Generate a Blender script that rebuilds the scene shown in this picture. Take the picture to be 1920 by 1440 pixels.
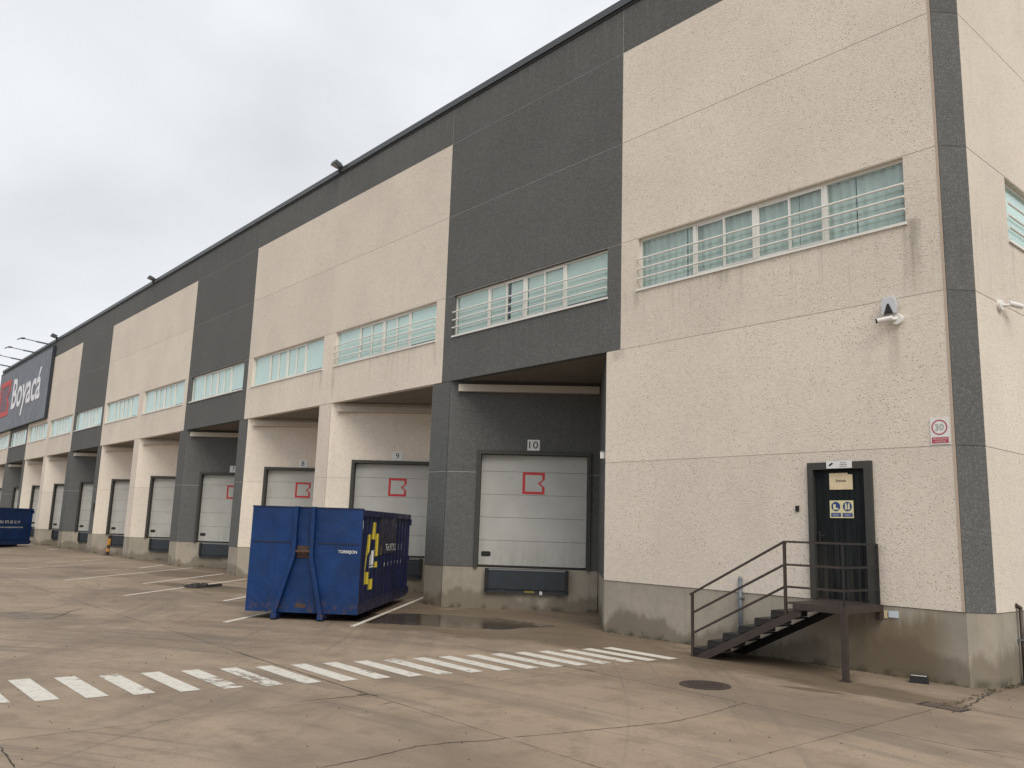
import bpy, bmesh, math, random
from mathutils import Vector, Matrix
random.seed(7)
R = math.radians
SC = bpy.context.scene
for o in list(bpy.data.objects): bpy.data.objects.remove(o)
COL = SC.collection

# ------------------------------------------------------------------ camera
FPX = 1567.855
PITCH, ROLL, YAW = 0.171626, 0.032071, 0.860885
CAM = Vector((0.0, -13.322, 2.046))
fw = Vector((-math.sin(YAW)*math.cos(PITCH), math.cos(YAW)*math.cos(PITCH), math.sin(PITCH)))
r0 = fw.cross(Vector((0, 0, 1))).normalized(); u0 = r0.cross(fw)
rt = math.cos(ROLL)*r0 + math.sin(ROLL)*u0
up = -math.sin(ROLL)*r0 + math.cos(ROLL)*u0
cd = bpy.data.cameras.new('camera'); cam = bpy.data.objects.new('camera', cd); COL.objects.link(cam)
cd.sensor_width = 36; cd.lens = FPX/1920*36; cd.clip_end = 5000; cd.clip_start = 0.05
m = Matrix.Identity(4)
for i in range(3):
    m[i][0] = rt[i]; m[i][1] = up[i]; m[i][2] = -fw[i]; m[i][3] = CAM[i]
cam.matrix_world = m
SC.camera = cam

# ------------------------------------------------------------------ sky, sun, exposure
SUN_AZ, SUN_EL = R(114), R(46)          # azimuth clockwise from +Y
world = bpy.data.worlds.new('World'); SC.world = world; world.use_nodes = True
wn = world.node_tree; wn.nodes.clear()
def wnode(t, **k):
    n = wn.nodes.new(t)
    for a, b in k.items(): setattr(n, a, b)
    return n
wo = wnode('ShaderNodeOutputWorld'); bg = wnode('ShaderNodeBackground')
sky = wnode('ShaderNodeTexSky', sky_type='NISHITA', sun_disc=False, sun_elevation=SUN_EL, sun_rotation=SUN_AZ)
tc = wnode('ShaderNodeTexCoord')
mp = wnode('ShaderNodeMapping'); mp.inputs['Scale'].default_value = (1.0, 1.0, 2.2)
nz = wnode('ShaderNodeTexNoise'); nz.inputs['Scale'].default_value = 1.7; nz.inputs['Detail'].default_value = 5; nz.inputs['Roughness'].default_value = .45
nz.inputs['Distortion'].default_value = .5
rp = wnode('ShaderNodeValToRGB')
rp.color_ramp.elements[0].position = .36; rp.color_ramp.elements[0].color = (.52, .533, .556, 1)
rp.color_ramp.elements[1].position = .62; rp.color_ramp.elements[1].color = (.685, .70, .722, 1)
sm = wnode('ShaderNodeVectorMath', operation='SCALE'); sm.inputs['Scale'].default_value = .06
mx = wnode('ShaderNodeMix', data_type='RGBA'); mx.inputs['Factor'].default_value = .95
L = wn.links.new
L(tc.outputs['Generated'], mp.inputs['Vector']); L(mp.outputs[0], nz.inputs['Vector']); L(nz.outputs['Fac'], rp.inputs['Fac'])
L(sky.outputs[0], sm.inputs[0]); L(sm.outputs[0], mx.inputs['A']); L(rp.outputs[0], mx.inputs['B'])
L(mx.outputs['Result'], bg.inputs['Color']); bg.inputs['Strength'].default_value = 1.0
L(bg.outputs[0], wo.inputs['Surface'])
sl = bpy.data.lights.new('sun', 'SUN'); sl.energy = 1.5; sl.angle = R(35); sl.color = (1, .93, .83)
sun = bpy.data.objects.new('sun', sl); COL.objects.link(sun)
sdir = Vector((math.sin(SUN_AZ)*math.cos(SUN_EL), math.cos(SUN_AZ)*math.cos(SUN_EL), math.sin(SUN_EL)))
sun.rotation_euler = sdir.to_track_quat('Z', 'Y').to_euler(); sun.location = (0, -20, 40)
vs = SC.view_settings
vs.view_transform = 'Standard'; vs.look = 'None'; vs.gamma = 1; vs.exposure = 0.52; vs.use_curve_mapping = False

# ------------------------------------------------------------------ pixel -> place
def ray(px, py): return fw + rt*((px-960)/FPX) - up*((py-720)/FPX)
def on_plane(px, py, n, d):
    n = Vector(n); r = ray(px, py); return CAM + r*((d - CAM.dot(n))/r.dot(n))
def G(px, py, z=0.0): return on_plane(px, py, (0, 0, 1), z)      # on the ground
def W(px, py, y=0.0): return on_plane(px, py, (0, 1, 0), y)      # on the facade

# ------------------------------------------------------------------ materials
class NT:
    def __init__(s, name):
        s.m = bpy.data.materials.new(name); s.m.use_nodes = True; s.t = s.m.node_tree; s.t.nodes.clear()
        s.out = s.n('ShaderNodeOutputMaterial'); s.b = s.n('ShaderNodeBsdfPrincipled'); s.l(s.b.outputs[0], s.out.inputs[0])
        s._pos = None; s._en = {}
    def n(s, t, **k):
        x = s.t.nodes.new(t)
        for a, b in k.items(): setattr(x, a, b)
        return x
    def l(s, a, b): s.t.links.new(a, b)
    def put(s, sock, v):
        if hasattr(v, 'is_output'): s.l(v, sock)
        elif v is not None:
            try: sock.default_value = v
            except Exception: sock.default_value = (v[0], v[1], v[2], 1) if len(v) == 3 else v
    def pos(s):
        if s._pos is None: s._pos = s.n('ShaderNodeNewGeometry').outputs['Position']
        return s._pos
    def math(s, op, a, b=None, c=None, clamp=False):
        x = s.n('ShaderNodeMath', operation=op, use_clamp=clamp); s.put(x.inputs[0], a)
        if b is not None: s.put(x.inputs[1], b)
        if c is not None: s.put(x.inputs[2], c)
        return x.outputs[0]
    def sep(s, v):
        x = s.n('ShaderNodeSeparateXYZ'); s.l(v, x.inputs[0]); return x.outputs
    def comb(s, a, b, c):
        x = s.n('ShaderNodeCombineXYZ'); s.put(x.inputs[0], a); s.put(x.inputs[1], b); s.put(x.inputs[2], c); return x.outputs[0]
    def map(s, v, scale=(1, 1, 1), loc=(0, 0, 0), rot=(0, 0, 0)):
        x = s.n('ShaderNodeMapping'); s.l(v, x.inputs[0]); x.inputs['Scale'].default_value = scale
        x.inputs['Location'].default_value = loc; x.inputs['Rotation'].default_value = rot; return x.outputs[0]
    def noise(s, v, scale, detail=3, rough=.5, dist=0):
        x = s.n('ShaderNodeTexNoise'); s.l(v, x.inputs['Vector']); x.inputs['Scale'].default_value = scale
        x.inputs['Detail'].default_value = detail; x.inputs['Roughness'].default_value = rough; x.inputs['Distortion'].default_value = dist
        return x.outputs['Fac']
    def vor(s, v, scale, feat='F1'):
        x = s.n('ShaderNodeTexVoronoi', feature=feat); s.l(v, x.inputs['Vector']); x.inputs['Scale'].default_value = scale; return x.outputs
    def ramp(s, f, a, b, lo=0.0, hi=1.0, smooth=True):
        x = s.n('ShaderNodeMapRange', interpolation_type='SMOOTHSTEP' if smooth else 'LINEAR'); s.put(x.inputs['Value'], f)
        x.inputs['From Min'].default_value = a; x.inputs['From Max'].default_value = b
        x.inputs['To Min'].default_value = lo; x.inputs['To Max'].default_value = hi; return x.outputs[0]
    def mix(s, f, a, b, mode='MIX'):
        x = s.n('ShaderNodeMix', data_type='RGBA', blend_type=mode); s.put(x.inputs['Factor'], f)
        s.put(x.inputs['A'], a); s.put(x.inputs['B'], b); return x.outputs['Result']
    def bump(s, h, strength=.3, dist=.01):
        x = s.n('ShaderNodeBump'); s.l(h, x.inputs['Height']); s.put(x.inputs['Strength'], strength); x.inputs['Distance'].default_value = dist
        s.l(x.outputs[0], s.b.inputs['Normal'])
    def rand(s): return s.n('ShaderNodeObjectInfo').outputs['Random']
    def fin(s, col, rough=.8, metal=0.0, spec=None):
        s.put(s.b.inputs['Base Color'], col); s.put(s.b.inputs['Roughness'], rough); s.put(s.b.inputs['Metallic'], metal)
        if spec is not None: s.b.inputs['Specular IOR Level'].default_value = spec
        return s.m
    def en(s, k):
        s._en[k] = s.noise(s.pos(), k, 4, .6); return s._en[k]
    def ell(s, cx, cy, rx, ry, rot=0.0, wob=.35, nsc=.9, lo=1.12, hi=.86):
        v = s.map(s.pos(), loc=(-cx, -cy, 0)); 
        v = s.map(v, rot=(0, 0, -rot)); v = s.map(v, scale=(1/rx, 1/ry, 0))
        x = s.n('ShaderNodeVectorMath', operation='LENGTH'); s.l(v, x.inputs[0])
        d = s.math('ADD', x.outputs['Value'], s.math('MULTIPLY', s.math('SUBTRACT', s._en.setdefault(nsc, None) or s.en(nsc), .5), wob*2))
        return s.ramp(d, lo, hi)

def simple(name, col, rough=.5, metal=0.0, var=.06, scale=6, bump=0.0, bscale=60, spec=None):
    t = NT(name); p = t.pos()
    f = t.noise(p, scale, 4, .6)
    c = t.mix(f, tuple(max(0, x*(1-var*2)) for x in col), tuple(min(1, x*(1+var*2)) for x in col))
    if bump: t.bump(t.noise(p, bscale, 3, .6), bump, .004)
    return t.fin(c, t.ramp(t.noise(p, scale*2.3, 3), .3, .7, rough*.88, min(1, rough*1.1)), metal, spec)

def aggregate(name, base, dark, light, dirt, stain=False, speck=.8):
    t = NT(name); p = t.pos(); s = t.sep(p)
    big = t.noise(p, .45, 4, .55)
    mid = t.noise(p, 7, 3, .6)
    c = t.mix(t.ramp(big, .3, .7), tuple(x*.94 for x in base), tuple(x*1.05 for x in base))
    c = t.mix(t.ramp(mid, .35, .7, 0, .35), c, tuple(x*.86 for x in base))
    v = t.vor(p, 34 if stain else 32); vc = t.sep(v['Color'])
    peb = t.ramp(v['Distance'], .75, .25)                      # rounded pebbles
    c = t.mix(t.math('MULTIPLY', t.ramp(vc[0], .55, .75), t.math('MULTIPLY', peb, .35)), c, light)
    c = t.mix(t.math('MULTIPLY', t.ramp(vc[0], .25, .1), t.math('MULTIPLY', peb, .4)), c, tuple(x*.62 for x in base))
    v2 = t.vor(t.map(p, scale=(1, 1, 1.25), loc=(3, 1, 7)), 24); v2c = t.sep(v2['Color'])
    patch = t.ramp(t.noise(p, 1.1, 2), .38, .62, .35, 1)
    spot = t.math('MULTIPLY', t.math('MULTIPLY', t.ramp(v2c[1], .86, .93), t.ramp(v2['Distance'], .33, .2)), patch)
    c = t.mix(t.math('MULTIPLY', spot, speck), c, dark)
    # rain streaks down the wall
    st = t.noise(t.map(p, scale=(2.2, 2.2, .12)), 1.6, 4, .65)
    c = t.mix(t.ramp(st, .56, .78, 0, .33), c, dirt)
    run = t.noise(t.map(p, scale=(9, 9, .22)), 1.7, 4, .7)
    under = t.math('MULTIPLY', t.ramp(s[2], 5.6, 7.2), t.ramp(s[2], 7.23, 7.17))
    c = t.mix(t.math('MULTIPLY', t.math('MULTIPLY', t.ramp(run, .5, .72), under), .55), c, tuple(x*.55 for x in base))
    drip = t.math('MULTIPLY', t.ramp(s[2], 12.4, 14.1), t.ramp(t.noise(t.map(p, scale=(4, 4, .15), loc=(9, 0, 3)), 1.7, 4, .7), .5, .7))
    c = t.mix(t.math('MULTIPLY', drip, .4), c, tuple(min(1, x*1.5) for x in base) if not stain else tuple(x*.7 for x in base))
    blot = t.ramp(t.noise(t.map(p, loc=(1, 2, 9), scale=(1, 1, .6)), .9, 5, .7), .58, .78, 0, .4)
    c = t.mix(blot, c, tuple(x*.78 for x in base))
    if stain:
        def streak(cx, z0, z1, w):
            a = t.ramp(t.math('ABSOLUTE', t.math('ADD', t.math('SUBTRACT', s[0], cx), t.math('MULTIPLY', t.math('SUBTRACT', t.noise(p, 2.5, 3), .5), .12))), w, w*.2)
            b = t.math('MULTIPLY', t.ramp(s[2], z0, z0+(z1-z0)*.7), t.ramp(s[2], z1+.02, z1-.05))
            b = t.math('MULTIPLY', b, t.ramp(t.noise(t.map(p, scale=(6, 6, .6)), 2, 3), .3, .65, .35, 1))
            return t.math('MULTIPLY', a, b)
        k = streak(-5.66, 5.7, 7.25, .2)
        for cx, z0, z1, w in ((-11.5, 6.6, 7.2, .12), (-9.3, 6.7, 7.2, .25), (-18.9, 6.3, 7.2, .13), (-25.45, 6.3, 7.2, .15), (-24.6, 6.0, 7.2, .14), (-6.02, 4.6, 5.5, .14), (-12.0, 5.6, 5.95, .3)):
            k = t.math('MAXIMUM', k, t.math('MULTIPLY', streak(cx, z0, z1, w), .6))
        c = t.mix(t.math('MULTIPLY', k, .5), c, (.16, .14, .115))
    h = t.math('ADD', t.math('MULTIPLY', peb, .6), t.math('MULTIPLY', t.noise(p, 90, 3, .7), .6))
    h = t.math('SUBTRACT', h, t.math('MULTIPLY', spot, .9))
    t.bump(h, t.ramp(t.noise(p, 1.7, 3), .35, .65, .2, .45), .008)
    tint = t.ramp(t.rand(), 0, 1, .935, 1.045, False)
    c = t.mix(1.0, c, t.comb(tint, tint, tint), 'MULTIPLY')
    return t.fin(c, .88, 0, .25)

M = {}
M['beige'] = aggregate('beige_exposed_aggregate', (.705, .63, .54), (.20, .175, .145), (.84, .775, .69), (.545, .48, .405), stain=True)
M['grey'] = aggregate('grey_painted_aggregate', (.115, .118, .115), (.045, .046, .045), (.225, .228, .222), (.083, .085, .083), speck=.7)
M['joint'] = simple('joint_sealant', (.44, .405, .355), .9)
M['trim'] = simple('tan_edge_trim', (.47, .38, .30), .8)

def concrete(name, base, damp, k=1.0):
    t = NT(name); p = t.pos(); s = t.sep(p)
    c = t.mix(t.ramp(t.noise(p, .9, 5, .6), .3, .7), tuple(x*.86 for x in base), tuple(x*1.1 for x in base))
    c = t.mix(t.ramp(t.noise(p, 5, 4, .65), .45, .75, 0, .4), c, tuple(x*.72 for x in base))
    n1 = t.noise(t.map(p, scale=(1, 1, .35)), 1.5, 5, .62); n2 = t.noise(p, .42, 3, .5)
    lev = t.math('ADD', s[2], t.math('MULTIPLY', t.math('SUBTRACT', n1, .5), -1.1))
    lev = t.math('ADD', lev, t.math('MULTIPLY', t.math('SUBTRACT', n2, .5), -1.3))
    m1 = t.ramp(lev, .42, .22)
    # brown seepage around the foot of the stairs end of the wall
    ax = t.math('MULTIPLY', t.ramp(s[0], -7.6, -6.6), t.ramp(s[0], -5.25, -5.75))
    lev2 = t.math('ADD', s[2], t.math('MULTIPLY', t.math('SUBTRACT', t.noise(t.map(p, scale=(3.2, 3.2, .35)), 1.5, 4, .6), .5), -1.0))
    m2 = t.math('MULTIPLY', ax, t.ramp(lev2, 1.08, .7))
    st = t.ramp(t.noise(t.map(p, scale=(4, 4, .15)), 1.5, 4, .6), .52, .75, 0, .4)
    c = t.mix(st, c, tuple(x*.68 for x in base))
    c = t.mix(t.math('MULTIPLY', m2, .72), c, (.165, .12, .07))
    c = t.mix(t.math('MULTIPLY', m1, .62*k), c, damp)
    moss = t.math('MULTIPLY', t.ramp(s[2], .16, .02), t.ramp(t.noise(p, 3, 4), .45, .62))
    c = t.mix(t.math('MULTIPLY', moss, .7), c, (.045, .045, .03))
    t.bump(t.math('ADD', t.noise(p, 35, 4, .6), t.math('MULTIPLY', t.noise(p, 4, 3), 1.2)), .25, .006)
    return t.fin(c, t.math('SUBTRACT', .85, t.math('MULTIPLY', m1, .3)), 0, .3)
M['plinth'] = concrete('plinth_concrete', (.34, .305, .25), (.13, .105, .07))
M['soffit'] = simple('soffit_concrete', (.20, .18, .155), .9, var=.12, scale=2)  # base colour darkened for concrete lying in shade
M['beam'] = simple('cream_beam_paint', (.52, .47, .40), .7, var=.08)
M['core'] = simple('dark_core', (.03, .03, .03), .95)
M['coping'] = simple('dark_metal_coping', (.075, .082, .088), .45, .3)
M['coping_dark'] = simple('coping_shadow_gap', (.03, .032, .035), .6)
M['white_alu'] = simple('white_window_aluminium', (.74, .73, .68), .4, 0, .05, 3)
M['curtain'] = simple('grey_green_curtain', (.72, .77, .75), .9, 0, .12, 3)
M['blind'] = simple('pale_roller_blind', (.80, .88, .86), .8, 0, .04, 2)
M['blind_grey'] = simple('grey_roller_blind', (.62, .68, .65), .8, 0, .05, 2)

def glass(name, tint, gl=.5):
    t = NT(name); t.t.nodes.remove(t.b)
    tr = t.n('ShaderNodeBsdfTransparent'); tr.inputs[0].default_value = (*tint, 1)
    g = t.n('ShaderNodeBsdfGlossy'); g.inputs['Roughness'].default_value = .03; g.inputs['Color'].default_value = (.85, .95, .95, 1)
    nb = t.n('ShaderNodeBump'); t.l(t.noise(t.pos(), 1.3, 2), nb.inputs['Height']); nb.inputs['Strength'].default_value = .06; nb.inputs['Distance'].default_value = .02
    t.l(nb.outputs[0], g.inputs['Normal'])
    f = t.n('ShaderNodeFresnel'); f.inputs[0].default_value = 1.6
    mxx = t.n('ShaderNodeMixShader'); bf = t.n('ShaderNodeNewGeometry').outputs['Backfacing']
    t.l(t.math('MULTIPLY', t.math('ADD', t.math('MULTIPLY', f.outputs[0], 1.0), gl*.1, clamp=True), t.math('SUBTRACT', 1, bf)), mxx.inputs[0])
    t.l(tr.outputs[0], mxx.inputs[1]); t.l(g.outputs[0], mxx.inputs[2]); t.l(mxx.outputs[0], t.out.inputs[0])
    return t.m
M['glass'] = glass('teal_tinted_glass', (.918, .958, .952), .3)
M['glass_clear'] = glass('grey_green_glass', (.86, .898, .888), .3)

def door_panel():
    t = NT('white_ribbed_door_panel'); p = t.pos(); s = t.sep(p)
    c = t.mix(t.ramp(t.noise(p, 1.2, 4, .6), .3, .7), (.425, .425, .40), (.485, .485, .455))
    c = t.mix(t.ramp(t.noise(t.map(p, scale=(1, 1, .2)), 3, 4, .65), .56, .75, 0, .3), c, (.42, .41, .38))
    sc = t.math('MULTIPLY', t.ramp(t.noise(p, 5.5, 2), .72, .76), .5)
    c = t.mix(sc, c, (.3, .3, .28))
    gr = t.math('MULTIPLY', t.ramp(s[2], 2.1, 1.05), t.ramp(t.noise(t.map(p, scale=(3, 3, .6)), 2.2, 5, .7), .38, .68))
    c = t.mix(t.math('MULTIPLY', gr, .3), c, (.23, .205, .17))
    scf = t.math('MULTIPLY', t.ramp(t.noise(t.map(p, scale=(1, 1, 7), loc=(3, 3, 3)), 3.2, 3, .7), .66, .72), .4)
    c = t.mix(scf, c, (.22, .215, .20))
    w = t.n('ShaderNodeTexWave', bands_direction='Z'); t.l(p, w.inputs[0]); w.inputs['Scale'].default_value = 12; w.inputs['Distortion'].default_value = .05
    t.bump(w.outputs['Fac'], .12, .004)
    return t.fin(c, .5, 0, .4)
M['door'] = door_panel()
M['door_frame'] = simple('dark_olive_steel_frame', (.045, .045, .038), .55, .1, .1)
M['rubber'] = simple('black_rubber', (.015, .015, .015), .7, 0, .2)
M['leveller'] = simple('dark_blue_steel_leveller', (.030, .038, .046), .5, .2, .15, 5)
M['red'] = simple('red_vinyl', (.50, .022, .030), .45)
M['logo_yellow'] = simple('yellow_logo_paint', (.62, .50, .05), .5, 0, .1)
M['white_paint'] = simple('white_sign_paint', (.72, .72, .70), .5, 0, .03)
M['black_print'] = simple('black_print', (.02, .02, .02), .6)
M['steel_brown'] = simple('brown_painted_steel', (.047, .034, .028), .6, .1, .22, 9, .15, 40)
M['steel_black'] = simple('black_painted_steel', (.014, .013, .013), .6, .1, .2, 9)
def entry_door():
    t = NT('blue_black_door_boards'); p = t.pos(); s = t.sep(p)
    f = t.noise(t.map(p, scale=(7, 7, .5)), 2.2, 4, .6)
    c = t.mix(t.ramp(f, .35, .7), (.005, .007, .009), (.014, .018, .019))
    d = t.math('MULTIPLY', t.ramp(s[2], 2.3, 1.1), t.ramp(t.noise(t.map(p, scale=(9, 9, .35)), 2, 3), .4, .65))
    c = t.mix(t.math('MULTIPLY', d, .7), c, (.06, .052, .042))
    return t.fin(c, .7, 0, .2)
M['entry'] = entry_door()
M['paper'] = simple('yellowed_paper', (.70, .58, .38), .8, 0, .08, 8)
M['pale_yellow'] = simple('photoluminescent_sign', (.66, .62, .36), .5, 0, .05)
M['sign_blue'] = simple('safety_blue', (.02, .045, .20), .5)
M['faded_green'] = simple('faded_grey_green_print', (.33, .38, .33), .6)
M['sign_red'] = simple('faded_red_print', (.42, .07, .10), .6, 0, .15, 30)
M['sign_pink'] = simple('faded_pink_print', (.72, .50, .48), .6)
M['board'] = simple('slate_blue_billboard', (.150, .168, .198), .6, 0, .06, .6)
M['board_dark'] = simple('billboard_edge', (.02, .025, .035), .6)
M['board_text'] = simple('billboard_white', (.78, .78, .82), .6)
M['board_red'] = simple('billboard_red', (.55, .055, .055), .6)
M['board_dusk'] = simple('billboard_dim_red', (.17, .09, .115), .6)
def cont_paint(name, base, dark):
    t = NT(name); p = t.pos()
    c = t.mix(t.ramp(t.noise(p, 1.1, 5, .6), .35, .7), tuple(x*1.15 for x in base), tuple(x*.72 for x in base))
    c = t.mix(t.ramp(t.noise(t.map(p, scale=(3, 3, .3)), 2.5, 5, .7), .5, .75, 0, .6), c, dark)
    fade = t.ramp(t.noise(p, 2.6, 4, .7), .55, .8, 0, .3)
    c = t.mix(fade, c, tuple(min(1, x*2.0+.012) for x in base))
    scr = t.math('MULTIPLY', t.ramp(t.noise(t.map(p, scale=(1.2, 1.2, 8), rot=(0, .25, 0)), 3.5, 4, .7), .66, .72), .5)
    c = t.mix(scr, c, tuple(x*.4+.02 for x in base))
    ge = t.n('ShaderNodeNewGeometry').outputs['Pointiness']
    rst = t.math('MULTIPLY', t.ramp(t.noise(p, 17, 5, .75), .6, .68), t.ramp(t.noise(p, 1.4, 3), .48, .62))
    low = t.math('MULTIPLY', t.ramp(t.sep(p)[2], .55, .16), t.ramp(t.noise(p, 9, 4, .7), .5, .62))
    rst = t.math('MAXIMUM', rst, t.math('MULTIPLY', low, .8))
    c = t.mix(t.math('MULTIPLY', rst, .75), c, (.085, .05, .035))
    h = t.math('ADD', t.math('MULTIPLY', t.noise(p, 1.9, 2), 2.2), t.math('MULTIPLY', t.noise(p, 6, 3), .5))
    t.bump(h, .35, .03)
    return t.fin(c, t.ramp(t.noise(p, 6, 3), .3, .7, .38, .6), 0, .35)
M['cont'] = cont_paint('blue_container_paint', (.0025, .029, .118), (.005, .017, .055))
M['cont_side'] = cont_paint('shaded_container_paint', (.007, .013, .060), (.018, .020, .044))  # darker copy of the blue, shade of the side faces mixed into it
M['cont_plate'] = cont_paint('faded_plate_paint', (.030, .030, .058), (.045, .042, .06))
M['cont_dark'] = simple('dark_blue_shadow_paint', (.004, .012, .045), .6)
M['rust'] = simple('rust', (.07, .04, .028), .9, 0, .3, 12)
M['grey_metal'] = simple('grey_galvanised', (.24, .26, .27), .4, .5, .12, 8)
M['plastic_white'] = simple('white_plastic', (.74, .73, .70), .4, 0, .04)
M['silver'] = simple('silver_siren_cover', (.55, .56, .57), .35, .4)
M['iron'] = simple('rusty_cast_iron', (.05, .035, .03), .7, .2, .25, 14, .4, 60)
M['yellow'] = simple('dirty_yellow_paint', (.50, .24, .04), .6, 0, .3, 12)
M['pipe'] = simple('grey_conduit', (.13, .15, .17), .5, .3)
M['pipe_brown'] = simple('brown_pipe', (.05, .033, .026), .5)
M['lampglass'] = simple('lamp_glass', (.28, .30, .31), .15, 0)
M['label_blue'] = simple('pale_blue_label', (.58, .66, .72), .5)
M['joint_dark'] = simple('dark_joint_filler', (.03, .024, .018), .95, 0, .2, 20)
M['crack'] = simple('crack_dirt', (.05, .04, .03), .98, 0, .3, 30)
M['rag'] = simple('black_plastic_debris', (.02, .018, .017), .6, 0, .3, 20)
M['weed'] = simple('dry_moss', (.085, .075, .045), .95, 0, .3, 30)

WET = [(-15.45, -1.95, 2.4, 1.2, R(38))]
DAMP = [(-9.9, -1.35, 1.9, .55, 0), (-13.4, -2.4, 1.8, .8, R(20)), (-15.2, -1.3, 3.6, 2.6, R(30)), (-12.2, -.9, 2.4, 1.0, R(10)), (-19.5, -1.5, 2.4, 1.2, R(40)), (-10.4, -1.65, 2.6, .85, 0), (-6.35, -2.27, .45, .12, R(15)), (-8.1, -.9, 1.6, .8, 0),
        (-25.2, -2.9, 3.2, .8, R(20)), (-31, -1.2, 3.5, 1.4, R(10)), (-6.0, -1.6, 1.5, .45, 0), (-20, -3.6, 1.6, .8, R(40)), (-19.9, -9.2, 1.2, .35, R(50))]
def ground_mat():
    t = NT('stained_concrete_yard'); p = t.pos(); s = t.sep(p)
    b1 = t.noise(p, .16, 5, .6); b2 = t.noise(t.map(p, loc=(40, 9, 0)), .55, 5, .62, .6); b3 = t.noise(p, 3.2, 5, .65)
    c = t.mix(t.ramp(b1, .32, .68), (.272, .204, .145), (.345, .268, .196))
    c = t.mix(t.ramp(b2, .48, .74, 0, .75), c, (.19, .138, .092))
    c = t.mix(t.ramp(t.noise(t.map(p, loc=(7, 30, 0)), .33, 4, .6), .55, .75, 0, .45), c, (.43, .335, .24))
    c = t.mix(t.ramp(b3, .5, .8, 0, .35), c, (.20, .155, .115))
    # tyre scrub marks sweeping in arcs
    def arcs(cx, cy, sc, a, b, k, c):
        v = t.sep(t.map(p, loc=(-cx, -cy, 0)))
        r = t.math('SQRT', t.math('ADD', t.math('MULTIPLY', v[0], v[0]), t.math('MULTIPLY', v[1], v[1])))
        an = t.math('ARCTAN2', v[1], v[0])
        n = t.noise(t.comb(t.math('MULTIPLY', r, sc), t.math('MULTIPLY', an, 1.6), 0), 1.0, 4, .6)
        msk = t.ramp(t.noise(t.map(p, loc=(cx, 3, 0)), .22, 3), .38, .62)
        return t.mix(t.math('MULTIPLY', t.math('MULTIPLY', t.ramp(n, a, b), msk), k), c, (.125, .105, .085))
    c = arcs(-6, -21, 1.7, .47, .66, .8, c)
    c = arcs(-7, -20, .6, .45, .7, .45, c)
    c = arcs(-30, -26, 1.1, .5, .7, .6, c)
    c = arcs(-3, -19, 7.0, .56, .66, .55, c)
    c = arcs(-34, -30, 5.0, .56, .66, .5, c)
    mot = t.noise(t.map(p, loc=(3, 8, 0)), 1.5, 6, .75)
    c = t.mix(t.ramp(mot, .48, .66, 0, .6), c, (.17, .125, .085))
    c = t.mix(t.ramp(mot, .42, .28, 0, .4), c, (.47, .375, .275))
    dv = t.vor(t.map(p, loc=(2, 5, 0)), 1.1); dvc = t.sep(dv['Color'])
    drp = t.math('MULTIPLY', t.ramp(dvc[1], .72, .8), t.ramp(t.math('ADD', dv['Distance'], t.math('MULTIPLY', t.noise(p, 9, 3), .18)), .24, .13))
    c = t.mix(t.math('MULTIPLY', drp, .55), c, (.085, .065, .048))
    fine = t.noise(p, 40, 4, .7)
    c = t.mix(t.ramp(fine, .35, .7, .0, .42), c, (.17, .13, .09))
    c = t.mix(t.ramp(t.noise(p, 150, 2, .6), .56, .7, 0, .3), c, (.52, .44, .35))
    vv = t.vor(p, 13); vvc = t.sep(vv['Color'])
    c = t.mix(t.math('MULTIPLY', t.ramp(vvc[0], .9, .95), t.ramp(vv['Distance'], .22, .12, 0, .6)), c, (.10, .08, .06))
    c = t.mix(t.math('MULTIPLY', t.ramp(t.noise(t.map(p, loc=(21, 4, 0), scale=(.5, 1, 1)), .3, 5, .65, .8), .5, .66), .55), c, (.155, .122, .092))
    damp = None
    for e in DAMP:
        k = t.ell(*e, wob=.5, nsc=1.1, lo=1.2, hi=.82); damp = k if damp is None else t.math('MAXIMUM', damp, k)
    # damp strip along the foot of the facade
    damp = t.math('MAXIMUM', damp, t.math('MULTIPLY', t.ramp(t.math('ADD', s[1], t.math('MULTIPLY', t.noise(p, .8, 4), .9)), .1, .5), .7))
    wet = None
    for e in WET:
        k = t.ell(*e, wob=.42, nsc=.8, lo=1.06, hi=.97); wet = k if wet is None else t.math('MAXIMUM', wet, k)
    c = t.mix(t.math('MULTIPLY', damp, .7), c, (.118, .086, .055))
    c = t.mix(t.math('MULTIPLY', wet, .75), c, (.05, .042, .032))
    oil = t.ell(-26.2, -2.9, 1.6, .5, R(25), wob=.6, lo=1.2, hi=.7)
    c = t.mix(t.math('MULTIPLY', oil, .6), c, (.06, .05, .04))
    tint = t.ramp(t.rand(), 0, 1, .94, 1.05, False)
    c = t.mix(1.0, c, t.comb(tint, tint, tint), 'MULTIPLY')
    ro = t.math('SUBTRACT', t.ramp(b3, .3, .7, .74, .9), t.math('MULTIPLY', damp, .28))
    ro = t.mix(wet, t.comb(ro, ro, ro), (.06, .06, .06))
    h = t.math('ADD', t.noise(p, 28, 5, .65), t.math('MULTIPLY', t.noise(p, 2.5, 3), 2.0))
    t.bump(h, t.math('MULTIPLY', t.math('SUBTRACT', 1, wet), .22), .008)
    return t.fin(c, t.sep(ro)[0], 0, .4)
M['ground'] = ground_mat()
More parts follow.
